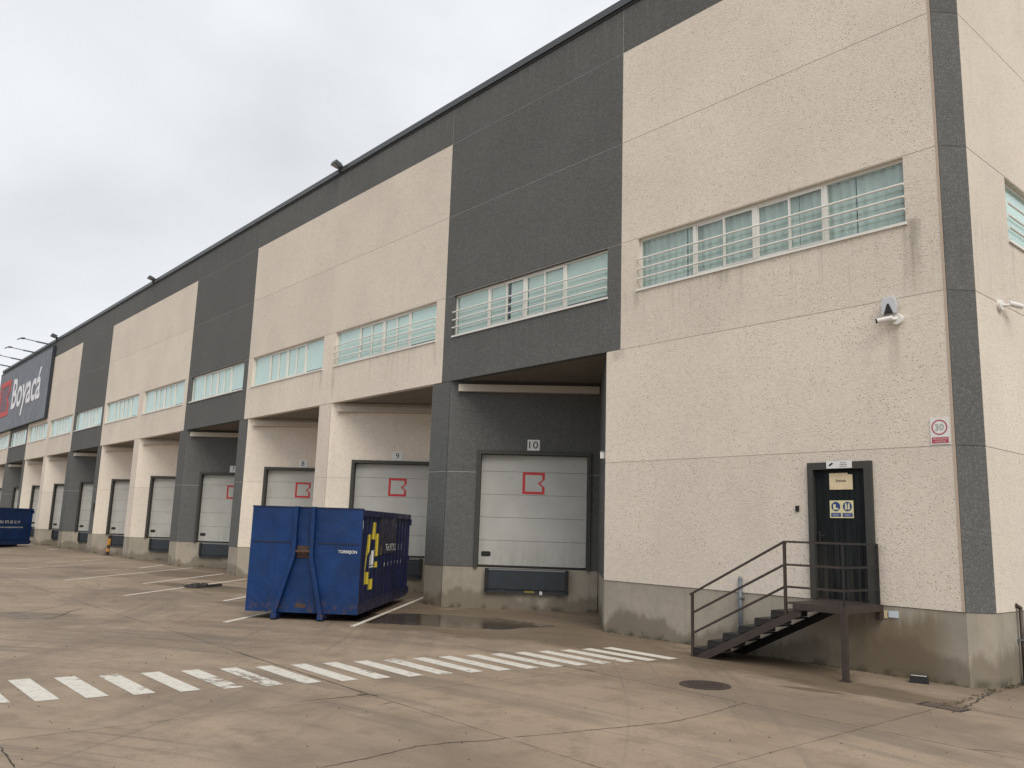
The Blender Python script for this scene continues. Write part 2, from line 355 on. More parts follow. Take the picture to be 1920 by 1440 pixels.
def worn_paint(name, col, lo, hi):
    t = NT(name); p = t.pos()
    tr = t.n('ShaderNodeBsdfTransparent'); mxx = t.n('ShaderNodeMixShader')
    k = t.math('ADD', t.math('MULTIPLY', t.noise(p, 5, 5, .7), .55), t.math('MULTIPLY', t.noise(t.map(p, loc=(5, 5, 0)), .7, 3), .45))
    k = t.math('ADD', k, t.math('MULTIPLY', t.math('SUBTRACT', t.rand(), .5), .07))
    t.l(t.ramp(k, lo, hi), mxx.inputs[0]); t.l(t.b.outputs[0], mxx.inputs[1]); t.l(tr.outputs[0], mxx.inputs[2]); t.l(mxx.outputs[0], t.out.inputs[0])
    c = t.mix(t.ramp(t.noise(p, 9, 4, .65), .4, .7), col, tuple(x*.8 for x in col))
    return t.fin(c, .75)
M['zebra'] = worn_paint('worn_white_road_paint', (.59, .56, .50), .55, .66)
M['line'] = worn_paint('thin_worn_line_paint', (.66, .61, .54), .60, .74)
M['line_faint'] = worn_paint('faint_line_paint', (.55, .50, .43), .50, .68)

# ------------------------------------------------------------------ mesh helpers
class MB:
    def __init__(s): s.v = []; s.f = []
    def quad(s, *pts):
        i = len(s.v); s.v += [tuple(p) for p in pts]; s.f.append(tuple(range(i, i+len(pts)))); return s
    def box(s, x0, x1, y0, y1, z0, z1):
        i = len(s.v)
        s.v += [(x0, y0, z0), (x1, y0, z0), (x1, y1, z0), (x0, y1, z0), (x0, y0, z1), (x1, y0, z1), (x1, y1, z1), (x0, y1, z1)]
        s.f += [tuple(i+k for k in q) for q in ((3, 2, 1, 0), (4, 5, 6, 7), (0, 1, 5, 4), (1, 2, 6, 5), (2, 3, 7, 6), (3, 0, 4, 7))]; return s
    def prism(s, poly, z0, z1):                   # polygon in XY (counter-clockwise), pulled up in Z
        i = len(s.v); n = len(poly)
        s.v += [(x, y, z0) for x, y in poly] + [(x, y, z1) for x, y in poly]
        s.f.append(tuple(i+k for k in reversed(range(n)))); s.f.append(tuple(i+n+k for k in range(n)))
        for k in range(n):
            j = (k+1) % n; s.f.append((i+k, i+j, i+n+j, i+n+k))
        return s
    def slab(s, poly, y0, y1):                    # polygon in XZ (counter-clockwise from -Y), pulled back in Y
        i = len(s.v); n = len(poly)
        s.v += [(x, y0, z) for x, z in poly] + [(x, y1, z) for x, z in poly]
        s.f.append(tuple(i+k for k in range(n))); s.f.append(tuple(i+n+k for k in reversed(range(n))))
        for k in range(n):
            j = (k+1) % n; s.f.append((i+j, i+k, i+n+k, i+n+j))
        return s
    def ring(s, x0, x1, z0, z1, a0, a1, b0, b1, y0, y1):   # rectangle with a rectangular hole
        o = [(x0, z0), (x1, z0), (x1, z1), (x0, z1)]; h = [(a0, b0), (a1, b0), (a1, b1), (a0, b1)]
        i = len(s.v)
        for y in (y0, y1): s.v += [(x, y, z) for x, z in o] + [(x, y, z) for x, z in h]
        for k in range(4):
            j = (k+1) % 4
            s.f += [(i+k, i+j, i+4+j, i+4+k), (i+8+j, i+8+k, i+12+k, i+12+j), (i+j, i+k, i+8+k, i+8+j), (i+4+k, i+4+j, i+12+j, i+12+k)]
        return s
    def tube(s, a, b, r, n=10, r2=None):
        a = Vector(a); b = Vector(b); d = (b-a).normalized(); q = d.to_track_quat('Z', 'Y'); r2 = r if r2 is None else r2
        i = len(s.v)
        for c, rr in ((a, r), (b, r2)):
            for k in range(n):
                t = 2*math.pi*k/n; s.v.append(tuple(c + q @ Vector((rr*math.cos(t), rr*math.sin(t), 0))))
        s.f.append(tuple(i+k for k in reversed(range(n)))); s.f.append(tuple(i+n+k for k in range(n)))
        for k in range(n): s.f.append((i+k, i+(k+1) % n, i+n+(k+1) % n, i+n+k))
        return s
    def bar(s, a, b, w, h, upv=(0, 0, 1)):        # rectangular bar between two points, w sideways, h along up
        a = Vector(a); b = Vector(b); d = (b-a).normalized(); sd = d.cross(Vector(upv)).normalized(); u = sd.cross(d)
        i = len(s.v)
        for c in (a, b):
            for p, q in ((-1, -1), (1, -1), (1, 1), (-1, 1)): s.v.append(tuple(c + sd*(p*w/2) + u*(q*h/2)))
        s.f += [tuple(i+k for k in q) for q in ((3, 2, 1, 0), (4, 5, 6, 7), (0, 1, 5, 4), (1, 2, 6, 5), (2, 3, 7, 6), (3, 0, 4, 7))]; return s
    def disc(s, cx, cz, y, r, n=28, r2=0):        # disc or ring facing -Y
        i = len(s.v)
        for k in range(n):
            t = 2*math.pi*k/n; s.v.append((cx+r*math.cos(t), y, cz+r*math.sin(t)))
        if r2:
            for k in range(n):
                t = 2*math.pi*k/n; s.v.append((cx+r2*math.cos(t), y, cz+r2*math.sin(t)))
            for k in range(n): s.f.append((i+k, i+(k+1) % n, i+n+(k+1) % n, i+n+k))
        else: s.f.append(tuple(i+k for k in range(n)))
        return s
    def mesh(s, name, mat, smooth=False):
        me = bpy.data.meshes.new(name); me.from_pydata(s.v, [], s.f)
        bm = bmesh.new(); bm.from_mesh(me); bmesh.ops.recalc_face_normals(bm, faces=bm.faces); bm.to_mesh(me); bm.free()
        me.materials.append(M[mat])
        if smooth:
            for p in me.polygons: p.use_smooth = True
        return me
def link(name, me, parent=None, loc=None, rz=0.0):
    o = bpy.data.objects.new(name, me); COL.objects.link(o)
    if parent is not None: o.parent = parent
    if loc is not None: o.location = loc
    if rz: o.rotation_euler = (0, 0, rz)
    return o
def part(name, mb, mat, parent=None, loc=None, rz=0.0, smooth=False, bevel=0.0):
    o = link(name, mb.mesh(name, mat, smooth), parent, loc, rz)
    if bevel:
        b = o.modifiers.new('bevel', 'BEVEL'); b.width = bevel; b.segments = 2; b.limit_method = 'ANGLE'
    return o
def tag(o, label, cat, group=None):
    o['label'] = label; o['category'] = cat
    if group: o['group'] = group
    return o
def thing(name, label, cat, loc=(0, 0, 0), rz=0.0, group=None):
    return tag(link(name, None, None, loc, rz), label, cat, group)
def struct(o): o['kind'] = 'structure'; return o
def text(body, mat, width=None, height=None, x0=0.0, z0=0.0, y=0.0, align='LEFT', bold=0.0, shear=0.0, spacing=1.0, line=1.0, name='lettering'):
    cu = bpy.data.curves.new('t', 'FONT'); cu.body = body; cu.align_x = align; cu.offset = bold; cu.shear = shear
    cu.space_character = spacing; cu.space_line = line; cu.resolution_u = 3
    ob = bpy.data.objects.new('t', cu); COL.objects.link(ob); bpy.context.view_layer.update()
    me = bpy.data.meshes.new_from_object(ob.evaluated_get(bpy.context.evaluated_depsgraph_get()))
    bpy.data.objects.remove(ob); bpy.data.curves.remove(cu)
    xs = [v.co.x for v in me.vertices]; ys = [v.co.y for v in me.vertices]
    w0, w1, h0, h1 = min(xs), max(xs), min(ys), max(ys)
    sx = width/(w1-w0) if width else None; sy = height/(h1-h0) if height else None
    sx = sx or sy; sy = sy or sx
    for v in me.vertices: v.co = (x0+(v.co.x-w0)*sx, y, z0+(v.co.y-h0)*sy)
    me.name = name; me.materials.clear(); me.materials.append(M[mat])
    return me

# ------------------------------------------------------------------ ground
g = struct(link('ground', MB().quad((-2500, -2500, -.02), (2500, -2500, -.02), (2500, 2500, -.02), (-2500, 2500, -.02)).mesh('ground', 'ground')))
part('joint_filler', MB().quad((-101, -41, -.012), (9.5, -41, -.012), (9.5, 10.5, -.012), (-101, 10.5, -.012)), 'joint_dark', g)
XJ = [-4.78 - 4.33*k for k in range(-3, 22)]; XJ.sort()
YJ = [-3.9, -7.55] + [-11.75 - 3.65*k for k in range(0, 9)]; YJ.sort()
def jag(a, b, n, horizontal):
    pts = []
    for i in range(n):
        t = i/n; x = a[0]+(b[0]-a[0])*t; y = a[1]+(b[1]-a[1])*t
        if 0 < i: 
            j = random.uniform(-.006, .006)
            if horizontal: y += j
            else: x += j
        pts.append((x, y))
    return pts
def slab(x0, x1, y0, y1):
    h = .0095; n = 26 if x0 > -24 and y0 > -13 else 3
    x0 += h; x1 -= h; y0 += h; y1 -= h
    poly = jag((x0, y0), (x1, y0), n, True) + jag((x1, y0), (x1, y1), n, False) + jag((x1, y1), (x0, y1), n, True) + jag((x0, y1), (x0, y0), n, False)
    part('slab', MB().prism(poly, -.03, 0), 'ground', g)
for i in range(len(XJ)-1):
    a, b = XJ[i], XJ[i+1]
    for j in range(len(YJ)-1): slab(a, b, YJ[j], YJ[j+1])
    if a < -4.0 and b > -9.5 and a > -9.5:
        slab(a, b, -3.9, -1.72); slab(a, b, -1.72, 1.0)
    elif a > -5: slab(a, b, -3.9, .1); slab(a, b, .1, 4.5)
    else: slab(a, b, -3.9, 3.6)

def ribbon(name, pts, w, mat, z, jit=0.0, sub=14):
    P = []
    for a, b in zip(pts, pts[1:]):
        n = max(2, int((b-a).length*sub/1.0)) if sub else 1
        for k in range(n): P.append(a.lerp(b, k/n))
    P.append(pts[-1])
    if jit: P = [p + Vector((random.uniform(-jit, jit), random.uniform(-jit, jit), 0)) if 0 < i < len(P)-1 else p for i, p in enumerate(P)]
    mb = MB(); L_, R_ = [], []
    for i, p in enumerate(P):
        d = (P[min(i+1, len(P)-1)] - P[max(i-1, 0)]).normalized(); nn = Vector((-d.y, d.x, 0))
        ww = w*(random.uniform(.35, 1.0) if jit else 1)/2
        if jit and i in (0, len(P)-1): ww *= .2
        L_.append(p+nn*ww); R_.append(p-nn*ww)
    n = len(P)
    mb.v = [(q.x, q.y, z) for q in L_] + [(q.x, q.y, z) for q in R_]
    mb.f = [(i, i+1, n+i+1, n+i) for i in range(n-1)]
    return part(name, mb, mat, g)
cracks = [([(600, 1440), (700, 1420), (780, 1400), (850, 1392), (915, 1389), (960, 1383)], .018),
          ([(960, 1383), (1060, 1374), (1160, 1364), (1255, 1355), (1330, 1338), (1400, 1317)], .014),
          ([(12, 1158.5), (40, 1160), (95, 1160), (115, 1154), (135, 1145), (158, 1141)], .04), ([(20, 1150), (75, 1143), (130, 1134)], .025),
          ([(0, 1400), (14, 1422), (27, 1440)], .02), ([(712, 1322), (730, 1318), (742, 1317)], .014),
          ([(1810, 1405), (1860, 1408), (1890, 1411)], .012), ([(362, 1109), (380, 1113), (400, 1118)], .03)]
for px, w in cracks: ribbon('crack', [G(*p) for p in px], w, 'crack', .003, w*.55)
# crumbled joint edges
for px, w in (([(560, 1316), (640, 1308), (695, 1302)], .022), ([(668, 1302), (693, 1303), (708, 1305)], .05), ([(1786, 1337), (1810, 1327), (1840, 1309), (1862, 1297)], .045), ([(950, 1230), (1025, 1243), (1120, 1260)], .02), ([(440, 1222), (560, 1260), (690, 1302)], .014)):
    ribbon('crack', [G(*p) for p in px], w, 'crack', .0035, w*.5)

# zebra crossing
ZX = [(14, 1276), (102, 1272.3), (186, 1268.5), (267, 1264.3), (342, 1259.8), (414, 1255.6), (482, 1252), (548, 1248.5), (608, 1245.3), (667, 1242.2), (721, 1239), (776, 1236), (826, 1233.2), (877, 1230.3), (923, 1228), (967, 1225.2), (1010, 1222.6), (1051, 1220), (1090, 1217.5), (1127, 1215)]
ys = [G(*p).y for p in ZX]
a_, b_ = G(*ZX[0]), G(*ZX[-2])
ylist = ys + [ys[0]-.47]
for y in ylist:
    k = (y-a_.y)/(b_.y-a_.y); x0 = a_.x+(b_.x-a_.x)*k
    w = 1.50; h = .245
    mb = MB().quad((x0, y, .004), (x0+w, y, .004), (x0+w, y+h, .004), (x0, y+h, .004))
    part('painted_stripe', mb, 'zebra', g)
# slanted bay lines
for a, b, w, mt in (((660, 1175), (790, 1122), .11, 'line'), ((421, 1167), (505, 1148), .11, 'line'), ((233, 1117), (463, 1085.5), .11, 'line'), ((268, 1094.6), (419, 1076), .11, 'line'),
                    ((120, 1088), (362, 1064.6), .11, 'line'), ((159, 1071.5), (242, 1066.5), .12, 'line_faint'), ((260, 1065.4), (307, 1059.4), .12, 'line'), ((31, 1067), (237, 1052.4), .12, 'line_faint'),
                    ((86, 1055.5), (193, 1049), .12, 'line_faint'), ((419, 1127), (461, 1119), .11, 'line'), ((90, 1031), (104, 1030.5), .5, 'line_faint')):
    A, B = G(*a), G(*b)
    if a[0] in (421, 419): B = A + (B-A).normalized()*6.5
    if a[0] == 660: B = A + (B-A).normalized()*8.5
    ribbon('painted_line', [A, B], w, mt, .004, 0, 1)

# ------------------------------------------------------------------ warehouse
WH = thing('warehouse', 'long warehouse with beige and dark grey panels, ribbon windows and slanted loading bays', 'warehouse')
B0, PER, HW = -11.93, 6.545, .41
NB = 11
bnd = [B0 - PER*k for k in range(NB+1)]
ZR = [1.045, 3.51, 5.95, 8.36, 10.73, 12.96, 14.12]
GAP = .007
WZ0, WZ1 = 7.208, 8.346
TH = .2
XE = -5.157; XS = -4.87; YC = .37
KIND = ['grey' if k % 3 == 0 else 'beige' for k in range(NB)]        # bay k lies between bnd[k+1] and bnd[k]
def panel(x0, x1, z0, z1, mat, hole=None):
    x0 += GAP; x1 -= GAP; z0 += GAP; z1 -= GAP
    if hole: mb = MB().ring(x0, x1, z0, z1, *hole, 0, TH)
    else: mb = MB().box(x0, x1, 0, TH, z0, z1)
    return part('wall_panel', mb, mat, WH)
BARRED = {0, 1}
# --- windows: built once, shared meshes
WW, WHt = PER-2*HW, WZ1-WZ0
q = WW/4
def vstile(mb, x, w, y0, y1): mb.box(x-w/2, x+w/2, y0, y1, .05, WHt-.05)
fr = MB().ring(0, WW, 0, WHt, .045, WW-.045, .05, WHt-.045, .085, .15)
for x, w in ((q, .075), (2*q, .085), (3*q, .075)): vstile(fr, x, w, .08, .15)
sash = MB()
panes = [(.045, q-.037)]
for b in (1, 2):
    x0 = b*q+.04; x1 = (b+1)*q-.04; xm = (x0+x1)/2
    sash.ring(x0, xm+.02, .05, WHt-.045, x0+.03, xm-.012, .085, WHt-.085, .098, .118)
    sash.ring(xm-.02, x1, .05, WHt-.045, xm+.014, x1-.03, .085, WHt-.085, .074, .096)
    panes += [(x0+.03, xm-.012), (xm+.014, x1-.03)]
panes.append((3*q+.037, WW-.045))
me_frame = fr.mesh('window', 'white_alu'); me_sash = sash.mesh('sash', 'white_alu')
me_sill = MB().slab([(-.02, -.045), (WW+.02, -.045), (WW+.02, .0), (-.02, .0)], -.035, .13).mesh('sill', 'white_alu')
me_panes = [MB().box(a, b, .106, .112, .05, WHt-.045).mesh('pane', 'glass') for a, b in panes]
me_panes_clear = [MB().box(a, b, .106, .112, .05, WHt-.045).mesh('pane', 'glass_clear') for a, b in panes]
me_bar = MB().tube((-.0, -.03, 0), (WW, -.03, 0), .021, 8).mesh('bar', 'white_alu')
def wavy(a, b, z0, z1, y, mat):
    mb = MB(); n = max(4, int((b-a)*26)); ph = random.uniform(0, 6)
    for i in range(n+1):
        x = a+(b-a)*i/n; yy = y+.025*math.sin(i*1.35+ph)+.012*math.sin(i*.41+ph*2); mb.v += [(x, yy, z0), (x, yy, z1)]
    mb.f = [(2*i, 2*i+2, 2*i+3, 2*i+1) for i in range(n)]
    return mb.mesh('curtain', mat, True)
def blind(a, b, drop, y, mat): return MB().box(a, b, y, y+.006, drop, WHt-.03).mesh('blind', mat)
me_blinds = {mt: [blind(a-.02, b+.02, .07+.03*(i % 2), .135, mt) for i, (a, b) in enumerate(panes)] for mt in ('blind', 'blind_grey')}
me_recess = MB().ring(-.0, WW, -.0, WHt, .002, WW-.002, .002, WHt-.002, .201, .62).quad((0, .62, 0), (WW, .62, 0), (WW, .62, WHt), (0, .62, WHt)).mesh('recess', 'core')
def window(x0, bars, dress, rz=0.0, y0=0.0, curt=None, clear=False):
    w = link('window', me_frame, WH, (x0, y0, WZ0), rz)
    link('sash', me_sash, w); link('sill', me_sill, w); link('recess', me_recess, w)
    for i, pm in enumerate(me_panes_clear if clear else me_panes): link('pane', pm, w)
    if bars:
        for f in (.42, .615, .805): link('bar', me_bar, w, (0, 0, WHt*(1-f)))
    if dress == 'curtain':
        for a, b in curt: link('curtain', wavy(a, b, .03, WHt-.02, .20, 'curtain'), w)
    elif dress == 'gaps':
        for i, bm_ in enumerate(me_blinds['blind_grey']):
            o = link('blind', bm_, w)
            if i == 2: o.location.x = .13
            if i == 3: o.location.x = -.05
            if i == 0: o.location.x = .04
    else:
        for bm_ in me_blinds[dress]: link('blind', bm_, w)
    return w

# --- facade above the bays
for k in range(NB):
    x0, x1 = bnd[k+1], bnd[k]; mt = KIND[k]
    panel(x0, x1, ZR[2], ZR[3], mt, (x0+HW, x1-HW, WZ0, WZ1))
    window(x0+HW, k in BARRED, 'gaps' if k == 0 else 'blind')
    panel(x0, x1, ZR[3], ZR[4], mt); panel(x0, x1, ZR[4], ZR[5], mt); panel(x0, x1, ZR[5], ZR[6], 'grey')
# --- right-hand solid section
xl = B0-HW
DX0, DX1, DZ0, DZ1 = -7.585, -6.455, 1.05, 3.325
panel(xl, XE, ZR[0], ZR[1], 'beige', (DX0+.02, DX1-.02, ZR[0]+GAP+.001, DZ1-.02))
panel(xl, XE, ZR[1], ZR[2], 'beige')
wx0 = -11.45; 
panel(B0, XE, ZR[2], ZR[3], 'beige', (wx0, wx0+WW, WZ0, WZ1))
window(wx0, True, 'curtain', curt=[(0.0, q*.81), (q*.825, q*2.59), (q*2.6, q*3.36), (q*3.38, q*3.93)], clear=True)
panel(B0, XE, ZR[3], ZR[4], 'beige'); panel(B0, XE, ZR[4], ZR[5], 'beige'); panel(B0, XE, ZR[5], ZR[6], 'grey')
part('edge_trim', MB().box(XE-.045, XE-.004, -.004, .05, ZR[0]+.01, ZR[5]), 'trim', WH)
# --- corner and side wall
for a, b in zip(ZR, ZR[1:]): part('wall_panel', MB().prism([(XE+.003, .0), (XS, YC-.003), (XS-.15, YC-.003), (XE+.003, .16)], a+GAP*.5, b-GAP*.5), 'grey', WH)
part('plinth', MB().prism([(XE+.002, .012), (XS-.01, YC), (XS-.3, YC), (XE+.002, .3)], 0, ZR[0]-.002), 'plinth', WH)
SY = [YC, 8.1] + [8.1+6.545*i for i in range(1, 5)]
def side_panel(y0, y1, z0, z1, mat, hole=None):
    y0 += GAP; y1 -= GAP; z0 += GAP; z1 -= GAP          # local x runs along +Y, front faces +X
    mb = MB()
    if hole: mb.ring(y0, y1, z0, z1, *hole, 0, TH)
    else: mb.box(y0, y1, 0, TH, z0, z1)
    return part('wall_panel', mb, mat, WH, (XS, 0, 0), R(90))
for i, (a, b) in enumerate(zip(SY, SY[1:])):
    for j, (z0, z1) in enumerate(zip(ZR, ZR[1:])):
        side_panel(a, b, z0, z1, 'grey' if j == 5 else 'beige', (2.0, 2.0+WW, WZ0, WZ1) if (i == 0 and j == 2) else None)
    part('plinth', MB().box(a+.003, b-.003, .012, .25, 0, ZR[0]-.002), 'plinth', WH, (XS, 0, 0), R(90))
sw = window(XS, True, 'blind', R(90), 2.0)
part('joint_backing', MB().box(SY[0]+.02, SY[-1], .006, .06, 1.05, WZ0-.05).box(SY[0]+.02, SY[-1], .006, .06, WZ1+.05, 14.1).box(2.0+WW+.02, SY[-1], .006, .06, WZ0-.05, WZ1+.05).box(SY[0]+.02, 1.98, .006, .06, WZ0-.05, WZ1+.05), 'joint', WH, (XS, 0, 0), R(90))
# --- sealant behind the panel joints
jb = MB()
for z in ZR[1:6]:
    x1 = XE-.02; x0 = bnd[-1]+.02 if z > 6 else xl+.02
    if abs(z-8.36) < .01: jb.box(x0, x1, .004, .03, WZ1+.002, z+.02)
    else: jb.box(x0, x1, .004, .03, z-.02, z+.02)
for x in bnd[:-1]: jb.box(x-.02, x+.02, .0035, .032, 5.96, 14.1)
part('joint_backing', jb, 'joint', WH)
# --- plinth of the solid section
part('plinth', MB().box(xl+.02, XE, .014, .3, 0, ZR[0]-.002), 'plinth', WH)
# --- coping and roof
part('coping', MB().box(bnd[-1]-.08, XS+.08, -.07, .4, 14.13, 14.31), 'coping', WH)
part('coping', MB().box(XS-.35, XS+.075, .41, SY[-1], 14.13, 14.308), 'coping', WH)
part('coping_shadow_strip', MB().box(bnd[-1]-.04, XS+.03, -.028, .35, 14.07, 14.128), 'coping_dark', WH)  # dark colour paints the shadow line below the coping
part('roof', MB().box(bnd[-1]+.05, XS-.3, .42, SY[-1], 13.9, 14.05), 'soffit', WH)
part('light_block_core', MB().box(bnd[-1]+.02, XS-.6, .7, SY[-1]-.05, 6.2, 13.9), 'core', WH)  # unseen filler box, added behind the panels to block light
part('light_block_core', MB().box(bnd[-1]+.02, XS-.3, 3.35, SY[-1]-.05, 0, 6.19).box(xl+.3, XS-.3, .35, 3.34, 0, 6.19), 'core', WH)
part('end_wall', MB().box(bnd[-1]-.2, bnd[-1]-.005, 0, SY[-1], 0, 14.12), 'grey', WH)
part('rear_wall', MB().box(bnd[-1], XS-.05, SY[-1]+.005, SY[-1]+.2, 0, 14.12), 'beige', WH)

# --- pillars
def is_grey(k): return 0 <= k < NB and KIND[k] == 'grey'
for k in range(1, NB+1):
    b = bnd[k]; mt = 'grey' if (is_grey(k-1) or is_grey(k)) else 'beige'
    poly = [(b-HW+.004, 0), (b+HW-.004, 0), (b+.16, .24), (b-.16, .24)]
    for z0, z1 in ((ZR[0], ZR[1]), (ZR[1], ZR[2])): part('pillar', MB().prism(poly, z0+GAP, z1-GAP), mt, WH)
    part('pillar_joint', MB().prism([(b-HW+.012, .004), (b+HW-.012, .004), (b+.15, .2), (b-.15, .2)], 1.05, 5.94), 'joint', WH)
    part('pillar_base', MB().prism([(b-HW+.016, .014), (b+HW-.016, .014), (b+.15, .25), (b-.15, .25)], 0, ZR[0]-.002), 'plinth', WH)

# --- loading bays: 45 degree door wall, return wall, soffit, door, leveller
OPW = PER-2*HW; LW = OPW*math.cos(R(45))
FX0, FX1, FZ1 = .82, 3.84, 4.10
wl = {}
for mt in ('grey', 'beige'):
    wl[mt] = [MB().box(.006, FX0+.06, 0, TH, ZR[0]+GAP, ZR[1]-GAP).mesh('wall_panel', mt), MB().box(FX1-.06, LW, 0, TH, ZR[0]+GAP, ZR[1]-GAP).mesh('wall_panel', mt),
              MB().slab([(.006, ZR[1]+GAP), (FX0+.06, ZR[1]+GAP), (FX0+.06, FZ1-.05), (FX1-.06, FZ1-.05), (FX1-.06, ZR[1]+GAP), (LW, ZR[1]+GAP), (LW, 6.0), (.006, 6.0)], 0, TH).mesh('wall_panel', mt)]
    wl[mt+'r'] = [MB().box(-LW, -.006, 0, TH, a, b).mesh('return_wall', mt) for a, b in ((ZR[0]+GAP, ZR[1]-GAP), (ZR[1]+GAP, 6.0))]
me_wp = MB().box(.01, LW, .014, TH, 0, ZR[0]-.002).mesh('plinth', 'plinth')
me_rp = MB().box(-LW, -.01, .014, TH, 0, ZR[0]-.002).mesh('plinth', 'plinth')
me_wj = [MB().box(.02, FX0, .004, .15, 3.48, 3.54).mesh('joint_backing', 'joint'), MB().box(FX1, LW, .004, .15, 3.48, 3.54).mesh('joint_backing', 'joint')]
me_beam = MB().box(.25, LW-.02, -.16, -.002, 5.66, 5.85).mesh('beam', 'beam')
me_dframe = MB().slab([(FX0, ZR[0]+.0), (FX0+.10, ZR[0]), (FX0+.10, FZ1-.10), (FX1-.10, FZ1-.10), (FX1-.10, ZR[0]), (FX1, ZR[0]), (FX1, FZ1), (FX0, FZ1)], -.07, .195).mesh('dock_door', 'door_frame')
zs = [1.10, 1.74, 2.34, 2.94, 3.55, 3.995]
me_dp = [MB().box(FX0+.105, FX1-.105, .14, .18, a+.004, b-.004).mesh('door_panel', 'door') for a, b in zip(zs, zs[1:])]
me_dseal = MB().box(FX0+.1, FX1-.1, .12, .19, 1.05, 1.098).mesh('bottom_seal', 'rubber')
me_dback = MB().box(FX0+.05, FX1-.05, .181, .21, 1.06, 4.05).mesh('panel_backing', 'core')
def roundrect(cx, cz, w, h, r, y, n=5):
    pts = []
    for sx, sz, a0 in ((1, 1, 0), (-1, 1, 90), (-1, -1, 180), (1, -1, 270)):
        for i in range(n+1):
            a = R(a0+90*i/n); pts.append((cx+sx*(w/2-r)+r*math.cos(a), cz+sz*(h/2-r)+r*math.sin(a)))
    return pts
me_dwin = MB().slab(roundrect(1.12, 1.385, .25, .13, .04, 0), .132, .15).mesh('peephole', 'rubber')
def logo_pts(x0, x1, z0, z1, n):
    h = z1-z0; w = x1-x0
    return [(x0, z0), (x1, z0), (x1, z0+h*.32), (x1-w*n, z0+h*.5), (x1, z0+h*.68), (x1, z1), (x0, z1)]
def logo_ring(x0, x1, z0, z1, t, y0, y1):
    o = logo_pts(x0, x1, z0, z1, .2); i_ = logo_pts(x0+t, x1-t, z0+t, z1-t, .2)
    i_[2] = (x1-t, z0+(z1-z0)*.345); i_[4] = (x1-t, z0+(z1-z0)*.655); i_[3] = (x1-.2*(x1-x0)-t, i_[3][1])
    mb = MB(); n = 7
    for y in (y0, y1): mb.v += [(x, y, z) for x, z in o] + [(x, y, z) for x, z in i_]
    for k in range(n):
        j = (k+1) % n
        mb.f += [(k, j, n+j, n+k), (j, k, 2*n+k, 2*n+j), (n+k, n+j, 3*n+j, 3*n+k)]
    return mb
me_dlogo = logo_ring(2.03, 2.62, 2.97, 3.55, .07, .136, .1405).mesh('logo', 'red')
me_lev = MB().box(1.14, 3.30, -.10, .016, .42, 1.03).mesh('dock_leveller', 'leveller')
me_levb = MB().box(1.22, 3.22, -.13, -.101, .53, .975).mesh('lip_plate', 'leveller')
me_levs = MB().box(1.25, 1.44, -.128, -.102, .50, .525).box(1.65, 2.78, -.128, -.102, .50, .525).box(3.0, 3.2, -.128, -.102, .50, .525).mesh('slot', 'rubber')
me_bump = MB().box(0, .09, -.18, -.101, .50, 1.02).mesh('bumper', 'rubber')
me_levt = MB().box(1.2, 3.24, -.124, -.101, .99, 1.02).mesh('hinge', 'grey_metal')
for k in range(NB):
    p, qx = bnd[k+1]+HW, bnd[k]-HW; mt = KIND[k]
    L0 = (p, 0, 0); A = R(45)
    for me in wl[mt]: link('wall_panel', me, WH, L0, A)
    link('plinth', me_wp, WH, L0, A); [link('joint_backing', j_, WH, L0, A) for j_ in me_wj]; link('beam', me_beam, WH, L0, A)
    # return wall: local +x from the apex side towards the pillar (direction (1,-1))
    for me in wl[mt+'r']: link('return_wall', me, WH, (qx, 0, 0), R(-45))
    link('plinth', me_rp, WH, (qx, 0, 0), R(-45))
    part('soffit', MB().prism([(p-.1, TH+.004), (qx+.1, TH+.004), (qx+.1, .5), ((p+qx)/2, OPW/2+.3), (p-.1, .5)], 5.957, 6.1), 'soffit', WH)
    d = link('dock_door', me_dframe, WH, L0, A)
    for me in me_dp: link('door_panel', me, d)
    link('bottom_seal', me_dseal, d); link('panel_backing', me_dback, d); link('peephole', me_dwin, d)
    if k < 5: link('logo', me_dlogo, d)
    lv = link('dock_leveller', me_lev, WH, L0, A)
    for nm, me in (('lip_plate', me_levb), ('slot', me_levs), ('hinge', me_levt)): link(nm, me, lv)
    for sx in (1.14, 3.21): link('bumper', me_bump, lv, (sx, 0, 0))
    if k == 0:
        link('maker_mark', text('inkema', 'logo_yellow', width=.26, x0=2.17, z0=.445, y=-.103, bold=.01), lv)
        part('tag', MB().box(2.56, 2.63, -.112, -.102, .40, .49), 'white_paint', lv)

# --- entrance door
ed = part('entrance_door', MB().slab([(DX0, DZ0+.0), (DX0+.10, DZ0), (DX0+.10, DZ1-.12), (DX1-.13, DZ1-.12), (DX1-.13, DZ0), (DX1, DZ0), (DX1, DZ1), (DX0, DZ1)], -.055, .1), 'door_frame', WH)
nb = 9; bw = (DX1-.13-DX0-.10)/nb
me_pl = MB().box(.003, bw-.003, .03, .06, 1.075, DZ1-.125).mesh('board', 'entry')
for i in range(nb): link('board', me_pl, ed, (DX0+.10+i*bw, 0, 0))
part('door_backing', MB().box(DX0+.08, DX1-.1, .061, .09, 1.06, DZ1-.1), 'core', ed)
part('handle', MB().box(DX0+.15, DX0+.19, -.0, .029, 1.98, 2.17).bar((DX0+.17, -.02, 2.1), (DX0+.29, -.02, 2.1), .02, .02), 'steel_black', ed)
part('threshold', MB().box(DX0+.02, DX1-.02, -.03, .1, 1.047, 1.072), 'steel_brown', ed)

